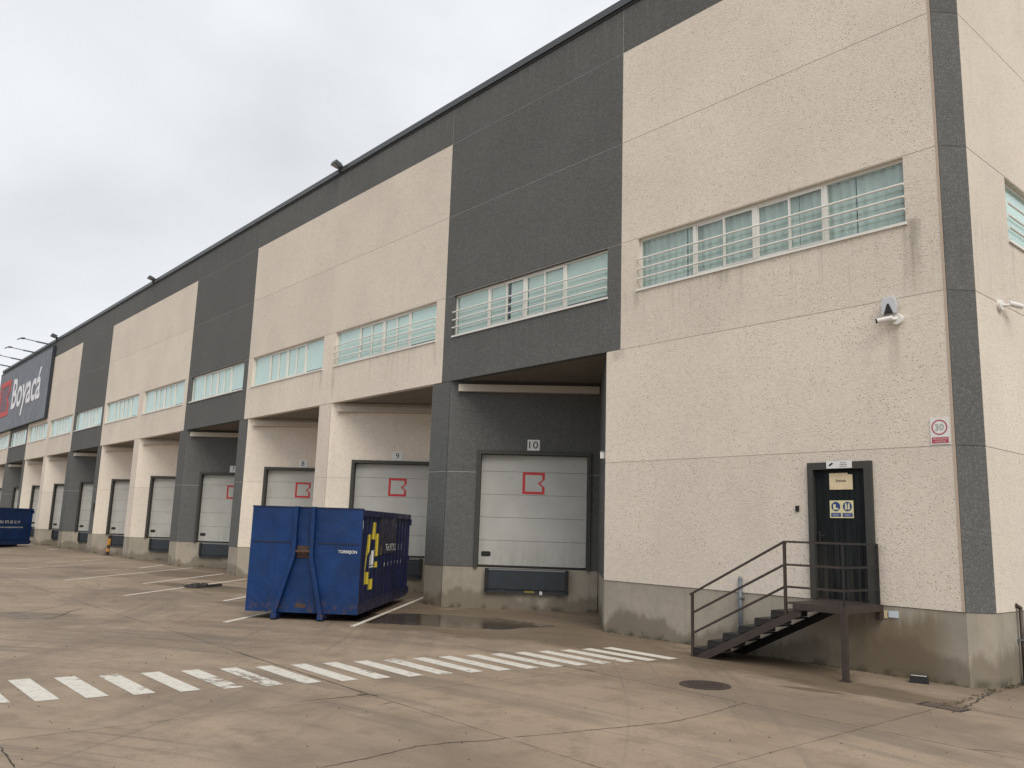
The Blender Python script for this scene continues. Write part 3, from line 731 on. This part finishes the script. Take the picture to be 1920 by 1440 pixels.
# ------------------------------------------------------------------ signs on doors and walls
for k, num, lab in ((0, '10', 'white number plate reading 10 above the dock door in the dark grey bay'), (1, '9', 'white number plate reading 9 over the beige bay behind the skip'),
                    (2, '8', 'white number plate reading 8 on the beige wall above dock door'), (3, '7', 'white number plate reading 7 half hidden behind a grey pillar')):
    p = bnd[k+1]+HW; sx = 2.14
    s = thing('number_sign', lab, 'number sign', (p, 0, 0), R(45), 'number plates above the dock doors')
    z = 4.115
    part('plate', MB().box(sx, sx+.33, -.012, -.002, z, z+.29), 'white_paint', s)
    w = .24 if len(num) == 2 else .115
    link('digits', text(num, 'black_print', width=w, height=.19, x0=sx+.165-w/2, z0=z+.055, y=-.014, bold=.004), s)

def wall_sign(name, label, cat, px0, px1, py0, py1, y=-.012):
    a = W(px0, py0, y); b = W(px1, py1, y)
    return thing(name, label, cat, (a.x, y, b.z)), b.x-a.x, a.z-b.z
# CCTV notice over the entrance
s, w, h = wall_sign('notice_sign', 'white camera surveillance notice on the lintel of the entrance door', 'sign', 1549, 1597, 865, 877, -.066)
part('plate', MB().box(0, w, 0, .008, 0, h), 'white_paint', s)
part('camera_symbol', MB().slab([(w*.08, h*.42), (w*.14, h*.3), (w*.28, h*.66), (w*.22, h*.8)], -.003, 0), 'black_print', s)
link('lettering', text('Zona\nvigilada\ncámara', 'black_print', width=w*.3, height=h*.72, x0=w*.52, z0=h*.14, y=-.002, align='CENTER'), s)
s, w, h = wall_sign('paper_sign', 'yellowed paper sheet reading Entrada on the entrance door', 'sign', 1554.5, 1599, 887.5, 917.5, .018)
part('sheet', MB().slab([(0, 0), (w, 0), (w, h*.9), (w*.8, h*.92), (w*.8, h), (0, h)], 0, .004), 'paper', s)
link('lettering', text('Entrada', 'black_print', width=w*.42, height=h*.16, x0=w*.3, z0=h*.46, y=-.002, bold=.01), s)
s, w, h = wall_sign('safety_sign', 'pale yellow safety sign with blue boot and vest symbols on entrance door', 'sign', 1555.5, 1601, 938.5, 971.5, .018)
part('plate', MB().box(0, w, 0, .005, 0, h), 'pale_yellow', s)
for i, cx in enumerate((.26, .75)):
    part('blue_disc', MB().disc(w*cx, h*.655, -.002, w*.19, 24), 'sign_blue', s)
    part('caption_bar', MB().quad((w*(cx-.21), -.002, h*.07), (w*(cx+.21), -.002, h*.07), (w*(cx+.21), -.002, h*.29), (w*(cx-.21), -.002, h*.29)), 'sign_blue', s)
    link('caption', text(('OBLIGATORIO\nCALZADO', 'OBLIGATORIO\nCHALECO')[i], 'white_paint', width=w*.3, height=h*.13, x0=w*(cx-.15), z0=h*.11, y=-.004, align='CENTER'), s)
bx, bz = w*.26, h*.655
part('boot_symbol', MB().slab([(bx-w*.1, bz-h*.18), (bx+w*.1, bz-h*.18), (bx+w*.12, bz-h*.12), (bx+w*.0, bz-h*.05), (bx, bz+h*.13), (bx-w*.11, bz+h*.13)], -.004, -.0025), 'pale_yellow', s)
bx = w*.75
for sx in (-1, 1): part('vest_symbol', MB().slab(sorted([(bx+sx*w*.012, bz-h*.17), (bx+sx*w*.1, bz-h*.17), (bx+sx*w*.09, bz+h*.18), (bx+sx*w*.03, bz+h*.18)], key=lambda q_: math.atan2(q_[1]-bz, q_[0]-bx-sx*w*.06)), -.004, -.0025), 'pale_yellow', s)
# speed limit
s, w, h = wall_sign('speed_sign', 'faded 30 speed limit sign with red ring beside the grey corner', 'sign', 1743, 1781.5, 784.5, 832, -.012)
part('plate', MB().box(0, w, 0, .01, 0, h), 'white_paint', s)
part('red_ring', MB().disc(w*.49, h*.64, -.002, w*.42, 36, w*.35), 'sign_red', s)
link('digits', text('30', 'faded_green', width=w*.46, height=h*.25, x0=w*.26, z0=h*.52, y=-.003, bold=.01), s)
part('caption_bar', MB().quad((w*.06, -.002, h*.04), (w*.94, -.002, h*.04), (w*.94, -.002, h*.27), (w*.06, -.002, h*.27)), 'sign_red', s)
link('caption', text('VELOCIDAD\nMÁXIMA', 'sign_pink', width=w*.78, height=h*.18, x0=w*.11, z0=h*.065, y=-.004, align='CENTER', bold=.01), s)

# ------------------------------------------------------------------ billboard
bb = thing('billboard', 'huge slate blue billboard reading Boyacá on the warehouse front', 'billboard', (-83.4, -.2, 8.66))
part('panel', MB().box(0, 18.35, 0, .14, 0, 5.08), 'board', bb)
part('edge_frame', MB().box(18.352, 18.46, -.03, .15, -.06, 5.14).box(0, 18.35, -.03, .15, -.06, -.002).box(0, 18.35, -.03, .15, 5.082, 5.14), 'board_dark', bb)
link('lettering', text('Boyac\u00e1', 'board_text', width=9.95, height=3.25, x0=6.05, z0=.82, y=-.02, bold=.02), bb)
lg = logo_ring(.9, 4.9, 1.25, 4.25, .42, -.03, -.002); part('logo', lg, 'board_red', bb)
part('logo_field', MB().slab([(1.35, 1.7), (4.4, 1.7), (4.4, 3.8), (1.35, 3.8)], -.012, -.001), 'board_dusk', bb)
for x, lab in ((-67.9, 'thin arm lamp reaching from the roof edge over the last letter of the billboard'), (-72.4, 'thin arm lamp reaching from the roof edge over the middle letters of the billboard'), (-76.9, 'thin arm lamp reaching from the roof edge over the capital B of the billboard'), (-81.3, 'thin arm lamp reaching from the roof edge over the red emblem of the billboard')):
    s = thing('sign_lamp', lab, 'lamp', (x, 0, 14.31), 0, 'arm lamps above the billboard')
    part('arm', MB().bar((0, .2, .02), (0, -.75, .09), .09, .09).bar((0, -.72, .09), (-.1, -1.5, .19), .05, .05), 'coping', s)
    part('lamp_head', MB().slab([(-.3, .17), (.1, .17), (.1, .23), (-.3, .23)], -1.74, -1.5).bar((-.1, -1.74, .2), (-.1, -1.95, .06), .4, .05), 'coping', s)
    part('clamp', MB().box(-.09, .09, -.1, .2, 0, .05), 'coping', s)

# ------------------------------------------------------------------ floodlights on the roof edge
def flood(x, label, sc=1.0):
    s = thing('floodlight', label, 'floodlight', (x, -.075, 14.2), 0, 'floodlights along the roof edge')
    body = MB(); i = 0
    a = [(-.2, -.1, .12), (.2, -.1, .12), (.2, .02, .36), (-.2, .02, .36)]
    b = [(-.26, -.52, .26), (.26, -.52, .26), (.26, -.42, .50), (-.26, -.42, .50)]
    body.v = [tuple(c*sc for c in v) for v in a+b]
    body.f = [(3, 2, 1, 0), (4, 5, 6, 7), (0, 1, 5, 4), (1, 2, 6, 5), (2, 3, 7, 6), (3, 0, 4, 7)]
    part('housing', body, 'coping', s, bevel=.02)
    part('lamp_glass', MB().quad((-.21*sc, -.5*sc, .247*sc), (.21*sc, -.5*sc, .247*sc), (.17*sc, -.14*sc, .125*sc), (-.17*sc, -.14*sc, .125*sc)), 'lampglass', s)
    part('bracket', MB().box(-.06, .06, -.06, .075, -.05, .2).bar((0, -.03, .15), (0, -.2*sc, .22*sc), .05, .05), 'steel_black', s)
    return s
flood(-25.0, 'dark floodlight on the roof edge above the seam between two beige panels', .62)
flood(-44.5, 'small dark floodlight on the roof edge midway along the warehouse', .6)
flood(-64.9, 'floodlight on the roof edge at the corner of the billboard', .8)

# ------------------------------------------------------------------ cameras, siren, small fittings
s = thing('security_camera', 'white bullet camera on round base below the siren box', 'camera', (-5.93, 0, 5.60))
part('base', MB().tube((0, 0, 0), (0, -.06, 0), .095, 24), 'plastic_white', s, smooth=False, bevel=.008)
part('arm', MB().tube((0, -.05, 0), (-.07, -.11, .0), .03, 12), 'plastic_white', s)
part('camera_body', MB().tube((-.03, -.12, .01), (-.25, -.19, -.02), .042, 16), 'plastic_white', s, bevel=.006)
part('lens', MB().tube((-.251, -.19, -.02), (-.275, -.198, -.023), .037, 16), 'rubber', s)
s = thing('siren_box', 'silver alarm siren with black triangular front on beige wall', 'siren', (-6.02, 0, 5.68))
part('cover', MB().slab([(-.13, 0), (.11, 0), (.13, .12), (.11, .25), (.06, .30), (-.08, .30), (-.13, .24)], -.11, -.001), 'silver', s, bevel=.015)
part('black_front', MB().slab([(-.09, .005), (.07, .005), (0, .18), (-.03, .18)], -.116, -.111), 'rubber', s)
s = thing('security_camera', 'white bullet camera on the bright side wall around the corner', 'camera', (XS, 1.3, 5.9))
part('base', MB().tube((0, 0, 0), (.06, 0, 0), .09, 24), 'plastic_white', s, bevel=.008)
part('arm', MB().tube((.05, 0, 0), (.12, .16, .02), .022, 12), 'plastic_white', s)
part('camera_body', MB().tube((.12, .12, .04), (.22, .38, .02), .045, 16), 'plastic_white', s, bevel=.006)
s = thing('keypad', 'small black keypad on the beige wall left of entrance door', 'keypad', (-7.84, 0, 2.5))
part('case', MB().box(0, .06, -.03, -.001, 0, .1), 'rubber', s); part('key_face', MB().box(.008, .052, -.034, -.0305, .012, .088), 'steel_black', s)
s = thing('conduit', 'grey vertical conduit on the plinth behind the stair railing', 'conduit', (-8.97, 0, 0))
part('pipe', MB().tube((0, -.035, .1), (0, -.035, 1.29), .036, 12), 'pipe', s, smooth=True)
part('cap', MB().tube((0, -.035, 1.28), (0, -.035, 1.33), .04, 12, .02), 'pipe', s)
for z in (.45, .95): part('clip', MB().box(-.06, .06, -.075, .012, z, z+.03), 'grey_metal', s)
s = thing('downpipe', 'thin brown pipe on the side wall plinth', 'pipe', (XS, 1.19, 0))
part('pipe', MB().tube((.05, 0, 0), (.05, 0, 1.12), .028, 12), 'pipe_brown', s, smooth=True)
part('elbow', MB().tube((.05, 0, 1.1), (.0, -.06, 1.15), .032, 12), 'pipe_brown', s)
part('clip', MB().box(-.012, .085, -.045, .045, .62, .65), 'grey_metal', s)
s = tag(part('label_plate', MB().slab(roundrect(.0, .0, .15, .1, .01, 0), -.004, .012), 'label_blue', None, tuple(W(1675, 1152))), 'pale blue plate on the plinth below the entrance platform', 'label')
s = tag(part('torn_sticker', MB().slab([(-.02, -.06), (.025, -.055), (.02, 0), (.03, .06), (-.025, .06)], -.003, .013), 'paper', None, tuple(W(1660.5, 1152))), 'torn narrow sticker beside the pale blue plate', 'sticker')
s = thing('meter_box', 'small dark box on the beige pillar near the warning post', 'box', (bnd[6]+.28, 0, 2.33))
part('case', MB().box(-.13, .05, -.07, -.001, -.02, .42), 'steel_brown', s, bevel=.01); part('lid', MB().box(-.11, .03, -.076, -.0705, .0, .40), 'door_frame', s)
s = thing('wall_lamp', 'tiny white fitting on the return wall beside dock door 10', 'fitting', (bnd[0]-HW-.1, .1, 3.62), R(-45))
part('case', MB().box(-.05, .0, -.10, -.002, 0, .14), 'plastic_white', s); part('shade', MB().box(-.06, .01, -.11, -.002, .141, .16), 'grey_metal', s)

# ------------------------------------------------------------------ steel staircase
YF = -1.17
st = thing('metal_staircase', 'dark brown steel staircase with railing up to the entrance door', 'staircase', (-9.17, YF, 0))
def P(x, y, z): return (x+9.17, y-YF, z)
RUN, RISE = .305, .1515
for k in range(6):
    x = -9.17+RUN*k; z = RISE*(k+1)
    mb = MB().box(0, RUN+.02, .014, 1.09, z-.025, z).box(.0, .012, .014, 1.09, z-RISE+.01, z-.0255).slab([(0, z-RISE+.01), (RUN*.98, z-.026), (0, z-.026)], .0, .0135)
    o = part('step', mb, 'steel_black', st, (RUN*k, 0, 0))
sl_ = math.atan2(RISE, RUN)
for y in (.0, 1.10):
    mb = MB().slab([(.03, .0), (.32, .0), (2.06, .865), (2.06, 1.0)], y-.016, y-.001)
    part('stringer', mb, 'steel_brown' if y == 0 else 'steel_black', st)
part('platform', MB().box(RUN*6-.005, 2.78, -.03, 1.165, 1.033, 1.06), 'steel_brown', st)
part('platform_edge', MB().box(RUN*6.36, 2.79, -.045, -.031, .955, 1.06).box(2.781, 2.795, -.03, 1.16, .955, 1.06), 'steel_brown', st)
part('support_leg', MB().box(2.72, 2.80, -.06, .02, .012, .954).box(2.69, 2.83, -.09, .05, 0, .012), 'steel_brown', st)
part('wall_bracket', MB().box(2.70, 2.78, 1.08, 1.165, .82, 1.03), 'steel_brown', st)
rw = .032
part('post', MB().box(-.02, .02, -.02, .02, 0, 1.04), 'steel_brown', st)
part('post', MB().box(1.775, 1.815, -.02, .02, .86, 1.97), 'steel_brown', st)
part('post', MB().box(2.748, 2.774, -.013, .013, 1.06, 1.97), 'steel_black', st)
part('post', MB().box(2.742, 2.778, 1.08, 1.115, 1.06, 1.97), 'steel_black', st)
for dz0, dz1 in ((1.055, 1.985), (.72, 1.63), (.38, 1.29)):
    nm = 'handrail' if dz0 > 1 else 'rail'
    part(nm, MB().bar((-.05 if dz0 > 1 else 0, 0, dz0-.03*(dz0 > 1)), (1.795, 0, dz1), .03, rw), 'steel_brown', st)
    part(nm, MB().bar((1.795, 0, dz1), (2.77, 0, dz1), .03, rw), 'steel_brown', st)
    part(nm, MB().bar((2.76, .0, dz1-.001), (2.76, 1.12, dz1-.001), .03, rw), 'steel_black', st)

# ------------------------------------------------------------------ blue skips
CW, CL, CZ0, CZ1 = 2.43, 5.62, .15, 2.35
def clip_s(poly, s0, s1):
    for sgn, lim in ((1, s0), (-1, s1)):
        out = []
        for a, b in zip(poly, poly[1:]+poly[:1]):
            ia = sgn*(a[0]-lim) >= 0; ib = sgn*(b[0]-lim) >= 0
            if ia: out.append(a)
            if ia != ib:
                t = (lim-a[0])/(b[0]-a[0]); out.append((lim, a[1]+t*(b[1]-a[1])))
        poly = out
        if not poly: return []
    return poly
def container(name, label, loc, rz, flat=False):
    # local frame: x across the front (0..CW), y along the length away from the front, z up
    c = thing(name, label, 'skip container', loc, rz, 'blue roll-off skips at the loading bays')
    mb = MB().box(0, CW, 0, .05, CZ0, CZ1).box(.0, .05, .051, CL, CZ0, CZ1-.1).box(.051, CW-.05, .051, CL, CZ0, CZ0+.06).box(.06, CW-.06, CL-.06, CL, CZ0+.06, CZ1-.1)
    part('body', mb, 'cont', c)
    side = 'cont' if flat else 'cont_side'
    xs = CW-.034                                     # recessed side sheet plane
    part('side_sheet', MB().box(xs-.03, xs, .051, CL-.05, CZ0+.061, CZ1-.1), side, c)
    part('bottom_rail', MB().box(xs+.001, CW, .051, CL, CZ0, CZ0+.24), side, c)
    part('top_rim', MB().box(xs-.05, CW+.015, .051, CL+.02, CZ1-.13, CZ1).box(-.01, .06, .051, CL+.02, CZ1-.099, CZ1).box(.061, xs-.051, CL-.08, CL+.01, CZ1-.098, CZ1-.002), side, c)
    part('front_cap', MB().box(-.01, CW+.008, -.012, .05, CZ1+.001, CZ1+.03), side, c)
    part('corner_post', MB().box(xs+.001, CW, .051, .12, CZ0+.241, CZ1-.131), side, c); part('corner_post', MB().box(xs+.001, CW, CL-.1, CL-.001, CZ0+.241, CZ1-.131), side, c)
    ribs = []
    y = .38
    while y < CL-.25:
        ribs.append((y, y+.13)); y += .41
    if not flat:
        for a, b in ribs:
            top = 1.36 if 1.75 < (a+b)/2 < 3.85 else CZ1-.132
            part('rib', MB().prism([(xs+.001, a), (CW-.012, a+.03), (CW-.012, b-.03), (xs+.001, b)], CZ0+.242, top), side, c)
        part('sign_plate', MB().box(xs+.001, CW-.010, 1.83, 3.8, 1.362, CZ1-.133), 'cont_plate', c)
    else:
        part('sign_plate', MB().box(xs+.001, CW-.010, .4, CL-.3, CZ0+.3, CZ1-.15), 'cont', c)
    # yellow cog-like mark, painted over sheet and ribs alike
    yel = [[(1.05, 1.72), (1.47, 1.70), (1.50, 2.09), (1.20, 2.10)], [(.60, 1.34), (.78, 1.36), (.98, 1.83), (.72, 1.82)], [(.50, 1.0), (.62, 1.0), (.74, 1.35), (.60, 1.34)],
           [(.52, .74), (.95, .74), (.93, 1.0), (.50, 1.0)], [(.92, .60), (1.42, .60), (1.42, .83), (.95, .83)], [(1.50, 1.32), (1.98, 1.35), (1.86, 1.84), (1.46, 1.84)],
           [(1.98, 1.35), (2.2, 1.35), (2.2, 1.54), (1.93, 1.54)], [(1.45, 1.07), (1.80, 1.07), (1.80, 1.20), (1.48, 1.20)]]
    whi = [[(1.02, 1.14), (1.40, 1.15), (1.44, 1.47), (1.12, 1.46)], [(.98, 1.08), (1.36, 1.09), (1.36, 1.125), (.98, 1.12)], [(.94, 1.14), (1.0, 1.14), (1.08, 1.36), (1.02, 1.36)]]
    zones = []
    if flat: zones = [(.4, CL-.3, CW-.008)]
    else:
        prev = .121
        for a, b in ribs:
            zones += [(prev, a, xs+.002), (a+.03, b-.03, CW-.010)]; prev = b
        zones.append((prev, CL-.1, xs+.002))
    for polys, mt in ((yel, 'logo_yellow'), (whi, 'white_paint')):
        mb = MB()
        for po in polys:
            for s0, s1, x in zones:
                q_ = clip_s(list(po), s0, s1)
                if len(q_) > 2: mb.quad(*[(x, s_, z_) for s_, z_ in q_])
            if not flat:
                for a, b in ribs:                     # slanted rib flanks
                    for s0, s1, xa, xb in ((a, a+.03, xs+.002, CW-.010), (b-.03, b, CW-.010, xs+.002)):
                        q_ = clip_s(list(po), s0, s1)
                        if len(q_) > 2: mb.quad(*[(xa+(xb-xa)*(s_-s0)/(s1-s0)+.002, s_, z_) for s_, z_ in q_])
        part('painted_mark', mb, mt, c)
    def side_text(body, s0, wid, z, h, x):
        me = text(body, 'white_paint', width=wid, height=h, bold=.01)
        for v in me.vertices: v.co = (x, s0+v.co.x, z+v.co.z)
        link('lettering', me, c)
    side_text('Tel. 973 28 12 19' if flat else 'Tel.973.2', 2.55, 1.9 if flat else 1.22, 1.42, .17, CW-.007)
    if not flat:
        for i, (a, b) in enumerate(ribs):
            if 4.0 < a < 4.6: side_text('5', a+.035, .07, 1.42, .15, CW-.008)
            if 2.2 < a < 4.7: side_text('-ures'[min(4, int((a-2.2)/.5))], a+.03, .075, 1.06, .09, CW-.008)
    else: side_text('www.recuperacions.com', 2.5, 2.3, 1.12, .13, CW-.007)
    # front: pressed groove, hook rails, hook bar, name
    for a, b in ((.05, .93), (1.48, 2.38)):
        part('pressed_groove', MB().box(a, b, -.012, -.001, 1.60, 1.63), 'cont_dark', c)  # raised bar; the groove's shade is put into its dark colour
    for sx, xt, xm, xb in ((-1, 1.0, 1.0, .67), (1, 1.375, 1.39, 1.67)):
        mb = MB()
        pts = [(xt, CZ1+.035), (xm, 1.32), (xb, .14)]
        for (x0, z0), (x1, z1) in zip(pts, pts[1:]): mb.bar((x0, -.075, z0), (x1, -.075, z1), .085, .145, (0, 1, 0))
        mb.box(xb-.06, xb+.06, -.15, .25, .03, .14)
        part('hook_rail', mb, 'cont', c, bevel=.006)
        part('skid', MB().box(xb-.05, xb+.05, .251, CL-.1, .02, CZ0-.001), 'cont_side', c)
        part('roller', MB().tube((xb-.06, -.09, .05), (xb+.06, -.09, .05), .05, 14), 'steel_black', c)
    part('hook_bar', MB().tube((1.0, -.11, 1.43), (1.39, -.11, 1.43), .03, 12).box(1.05, 1.34, -.03, -.001, 1.30, 1.55), 'rust', c)
    part('rust_patch', MB().slab([(1.05, .27), (1.28, .25), (1.33, .33), (1.12, .36)], -.003, -.001), 'rust', c)
    me = text('TORREJON', 'white_paint', width=.41, height=.082, x0=1.935, z0=1.40, y=-.004, bold=.006); link('lettering', me, c)
    for z in (CZ0+.06, CZ1-.3): part('rear_hinge', MB().box(CW-.02, CW+.03, CL, CL+.09, z, z+.18), side, c)
    part('door_latch', MB().box(CW-.05, CW+.02, CL, CL+.06, 1.1, 1.22), side, c)
    part('side_tag', MB().box(CW+.0005, CW+.004, .055, .075, 1.95, 2.12), 'white_paint', c)
    return c
fl = G(459, 1145, .15)
container('skip_container', 'blue roll-off skip with hook rails marked TORREJON at dock door 9', (fl.x, fl.y, 0), R(45.5))
far = G(54.5, 1021.2, .12)
a45 = R(45.5); ex = Vector((math.cos(a45), math.sin(a45), 0)); ey = Vector((-math.sin(a45), math.cos(a45), 0))
o2 = far - ex*CW - ey*CL
container('skip_container', 'blue smooth-sided skip with yellow emblem standing below the billboard', (o2.x, o2.y, 0), a45, flat=True)

# ------------------------------------------------------------------ things on the ground
s = thing('manhole_cover', 'round rusty manhole cover in the concrete near the stairs', 'manhole cover', (-7.35, -3.31, 0))
n = 40
part('lid', MB().tube((0, 0, -.02), (0, 0, .007), .305, n), 'iron', s)
part('rim', (lambda mb: (mb.v.extend([(rr*math.cos(2*math.pi*k/n), rr*math.sin(2*math.pi*k/n), zz) for rr, zz in ((.31, .0), (.31, .009), (.35, .009), (.35, .0)) for k in range(n)]), mb.f.extend([(a*n+k, a*n+(k+1) % n, (a+1)*n+(k+1) % n, (a+1)*n+k) for a in range(3) for k in range(n)]), mb)[-1])(MB()), 'iron', s)
studs = MB()
for i in range(-4, 5):
    for j in range(-4, 5):
        if math.hypot(i, j) < 4.2: studs.box(i*.063-.018, i*.063+.018, j*.063-.018, j*.063+.018, .0072, .011)
part('tread_pattern', studs, 'iron', s)
s = thing('drain_grate', 'rusty slotted drain grate by the cracked joint at the corner', 'drain grate', (-5.06, -1.98, 0), R(-4))
part('frame', MB().box(0, .56, 0, .02, -.01, .006).box(0, .56, .27, .29, -.01, .006).box(0, .02, .021, .269, -.01, .006).box(.54, .56, .021, .269, -.01, .006), 'iron', s)
part('pit', MB().quad((.02, .02, .0012), (.54, .02, .0012), (.54, .27, .0012), (.02, .27, .0012)), 'rubber', s)
M['grate_bar'] = simple('worn_grate_bar', (.17, .13, .10), .6, .3, .2, 20)
me_gs = MB().box(0, .024, .021, .269, .0016, .008).mesh('bar', 'grate_bar')
for i in range(10): link('bar', me_gs, s, (.055+i*.048, 0, 0))
bxp = G(1703, 1281); 
s = thing('bait_box', 'small black box with white top strip on ground against plinth', 'box', (-5.86, -.38, 0), R(20))
mb = MB().slab([(0, 0), (.27, 0), (.25, .105), (.02, .105)], 0, .12); part('case', mb, 'rubber', s, bevel=.008)
part('label_strip', MB().box(.03, .24, .012, .05, .1055, .109), 'white_paint', s)
s = thing('warning_post', 'short yellow and black striped warning post on base plate under dock door', 'bollard', tuple(G(201, 1041)))
part('base_plate', MB().box(-.28, .28, -.2, .2, 0, .03), 'iron', s)
for i in range(6): part('band', MB().tube((.02*i, .0, .03+i*.17), (.02*(i+1), 0, .03+(i+1)*.17-.001), .085, 14), 'yellow' if i in (1, 3, 4) else 'steel_brown', s)
d0 = G(363, 1103); d1 = G(416.5, 1099.5)
s = thing('plastic_debris', 'black crumpled plastic strip lying across a white bay line', 'debris', (d0.x, d0.y, 0), math.atan2(d1.y-d0.y, d1.x-d0.x))
Ld = (d1-d0).length
part('strip', MB().bar((Ld*.1, 0, .04), (Ld, .05, .05), .09, .06), 'rag', s)
cr = MB(); nx_, ny_ = 14, 6
for i in range(nx_+1):
    for j in range(ny_+1):
        e_ = (i in (0, nx_)) or (j in (0, ny_))
        cr.v.append((Ld*.62*i/nx_+random.uniform(-.05, .05), .5*(j/ny_-.2)+random.uniform(-.05, .05), .006 if e_ else random.uniform(.02, .13)))
for i in range(nx_):
    for j in range(ny_): cr.f.append((i*(ny_+1)+j, (i+1)*(ny_+1)+j, (i+1)*(ny_+1)+j+1, i*(ny_+1)+j+1))
part('crumpled_sheet', cr, 'rag', s)
# moss along the corner joint and the foot of the walls
ms = MB(); 
def tuft(x, y, r):
    for k in range(5):
        a = random.uniform(0, 6.28); h = random.uniform(.01, .035); dx, dy = math.cos(a)*r, math.sin(a)*r
        ms.quad((x-dx*.3, y-dy*.3, 0), (x+dx*.3, y+dy*.3, 0), (x+dx, y+dy, h))
for i in range(40):
    t_ = random.random(); tuft(-4.78+random.gauss(0, .03)-.05*t_, -2.0+2.1*t_, random.uniform(.01, .03))
for i in range(150): tuft(XS+random.uniform(.0, .12), random.uniform(.35, 3), random.uniform(.01, .03))
for i in range(260): tuft(random.uniform(-12.3, XE), -random.uniform(-.01, .05), random.uniform(.008, .022))
for i in range(18): tuft(-4.88+random.gauss(0, .07), .0+random.gauss(0, .07), random.uniform(.01, .025))
mo = part('moss', ms, 'weed'); mo['kind'] = 'stuff'
gb = MB()                                            # grit scattered over the yard
for i in range(900):
    p_ = (random.uniform(-30, -1), random.uniform(-12.5, -.2)); r_ = random.uniform(.004, .014)
    gb.v += [(p_[0]+r_, p_[1], .001), (p_[0]-r_*.6, p_[1]+r_*.8, .001), (p_[0]-r_*.5, p_[1]-r_*.9, .001), (p_[0], p_[1], r_*.9)]
    i4 = len(gb.v)-4; gb.f += [(i4, i4+1, i4+3), (i4+1, i4+2, i4+3), (i4+2, i4, i4+3)]
go = part('grit', gb, 'crack'); go['kind'] = 'stuff'
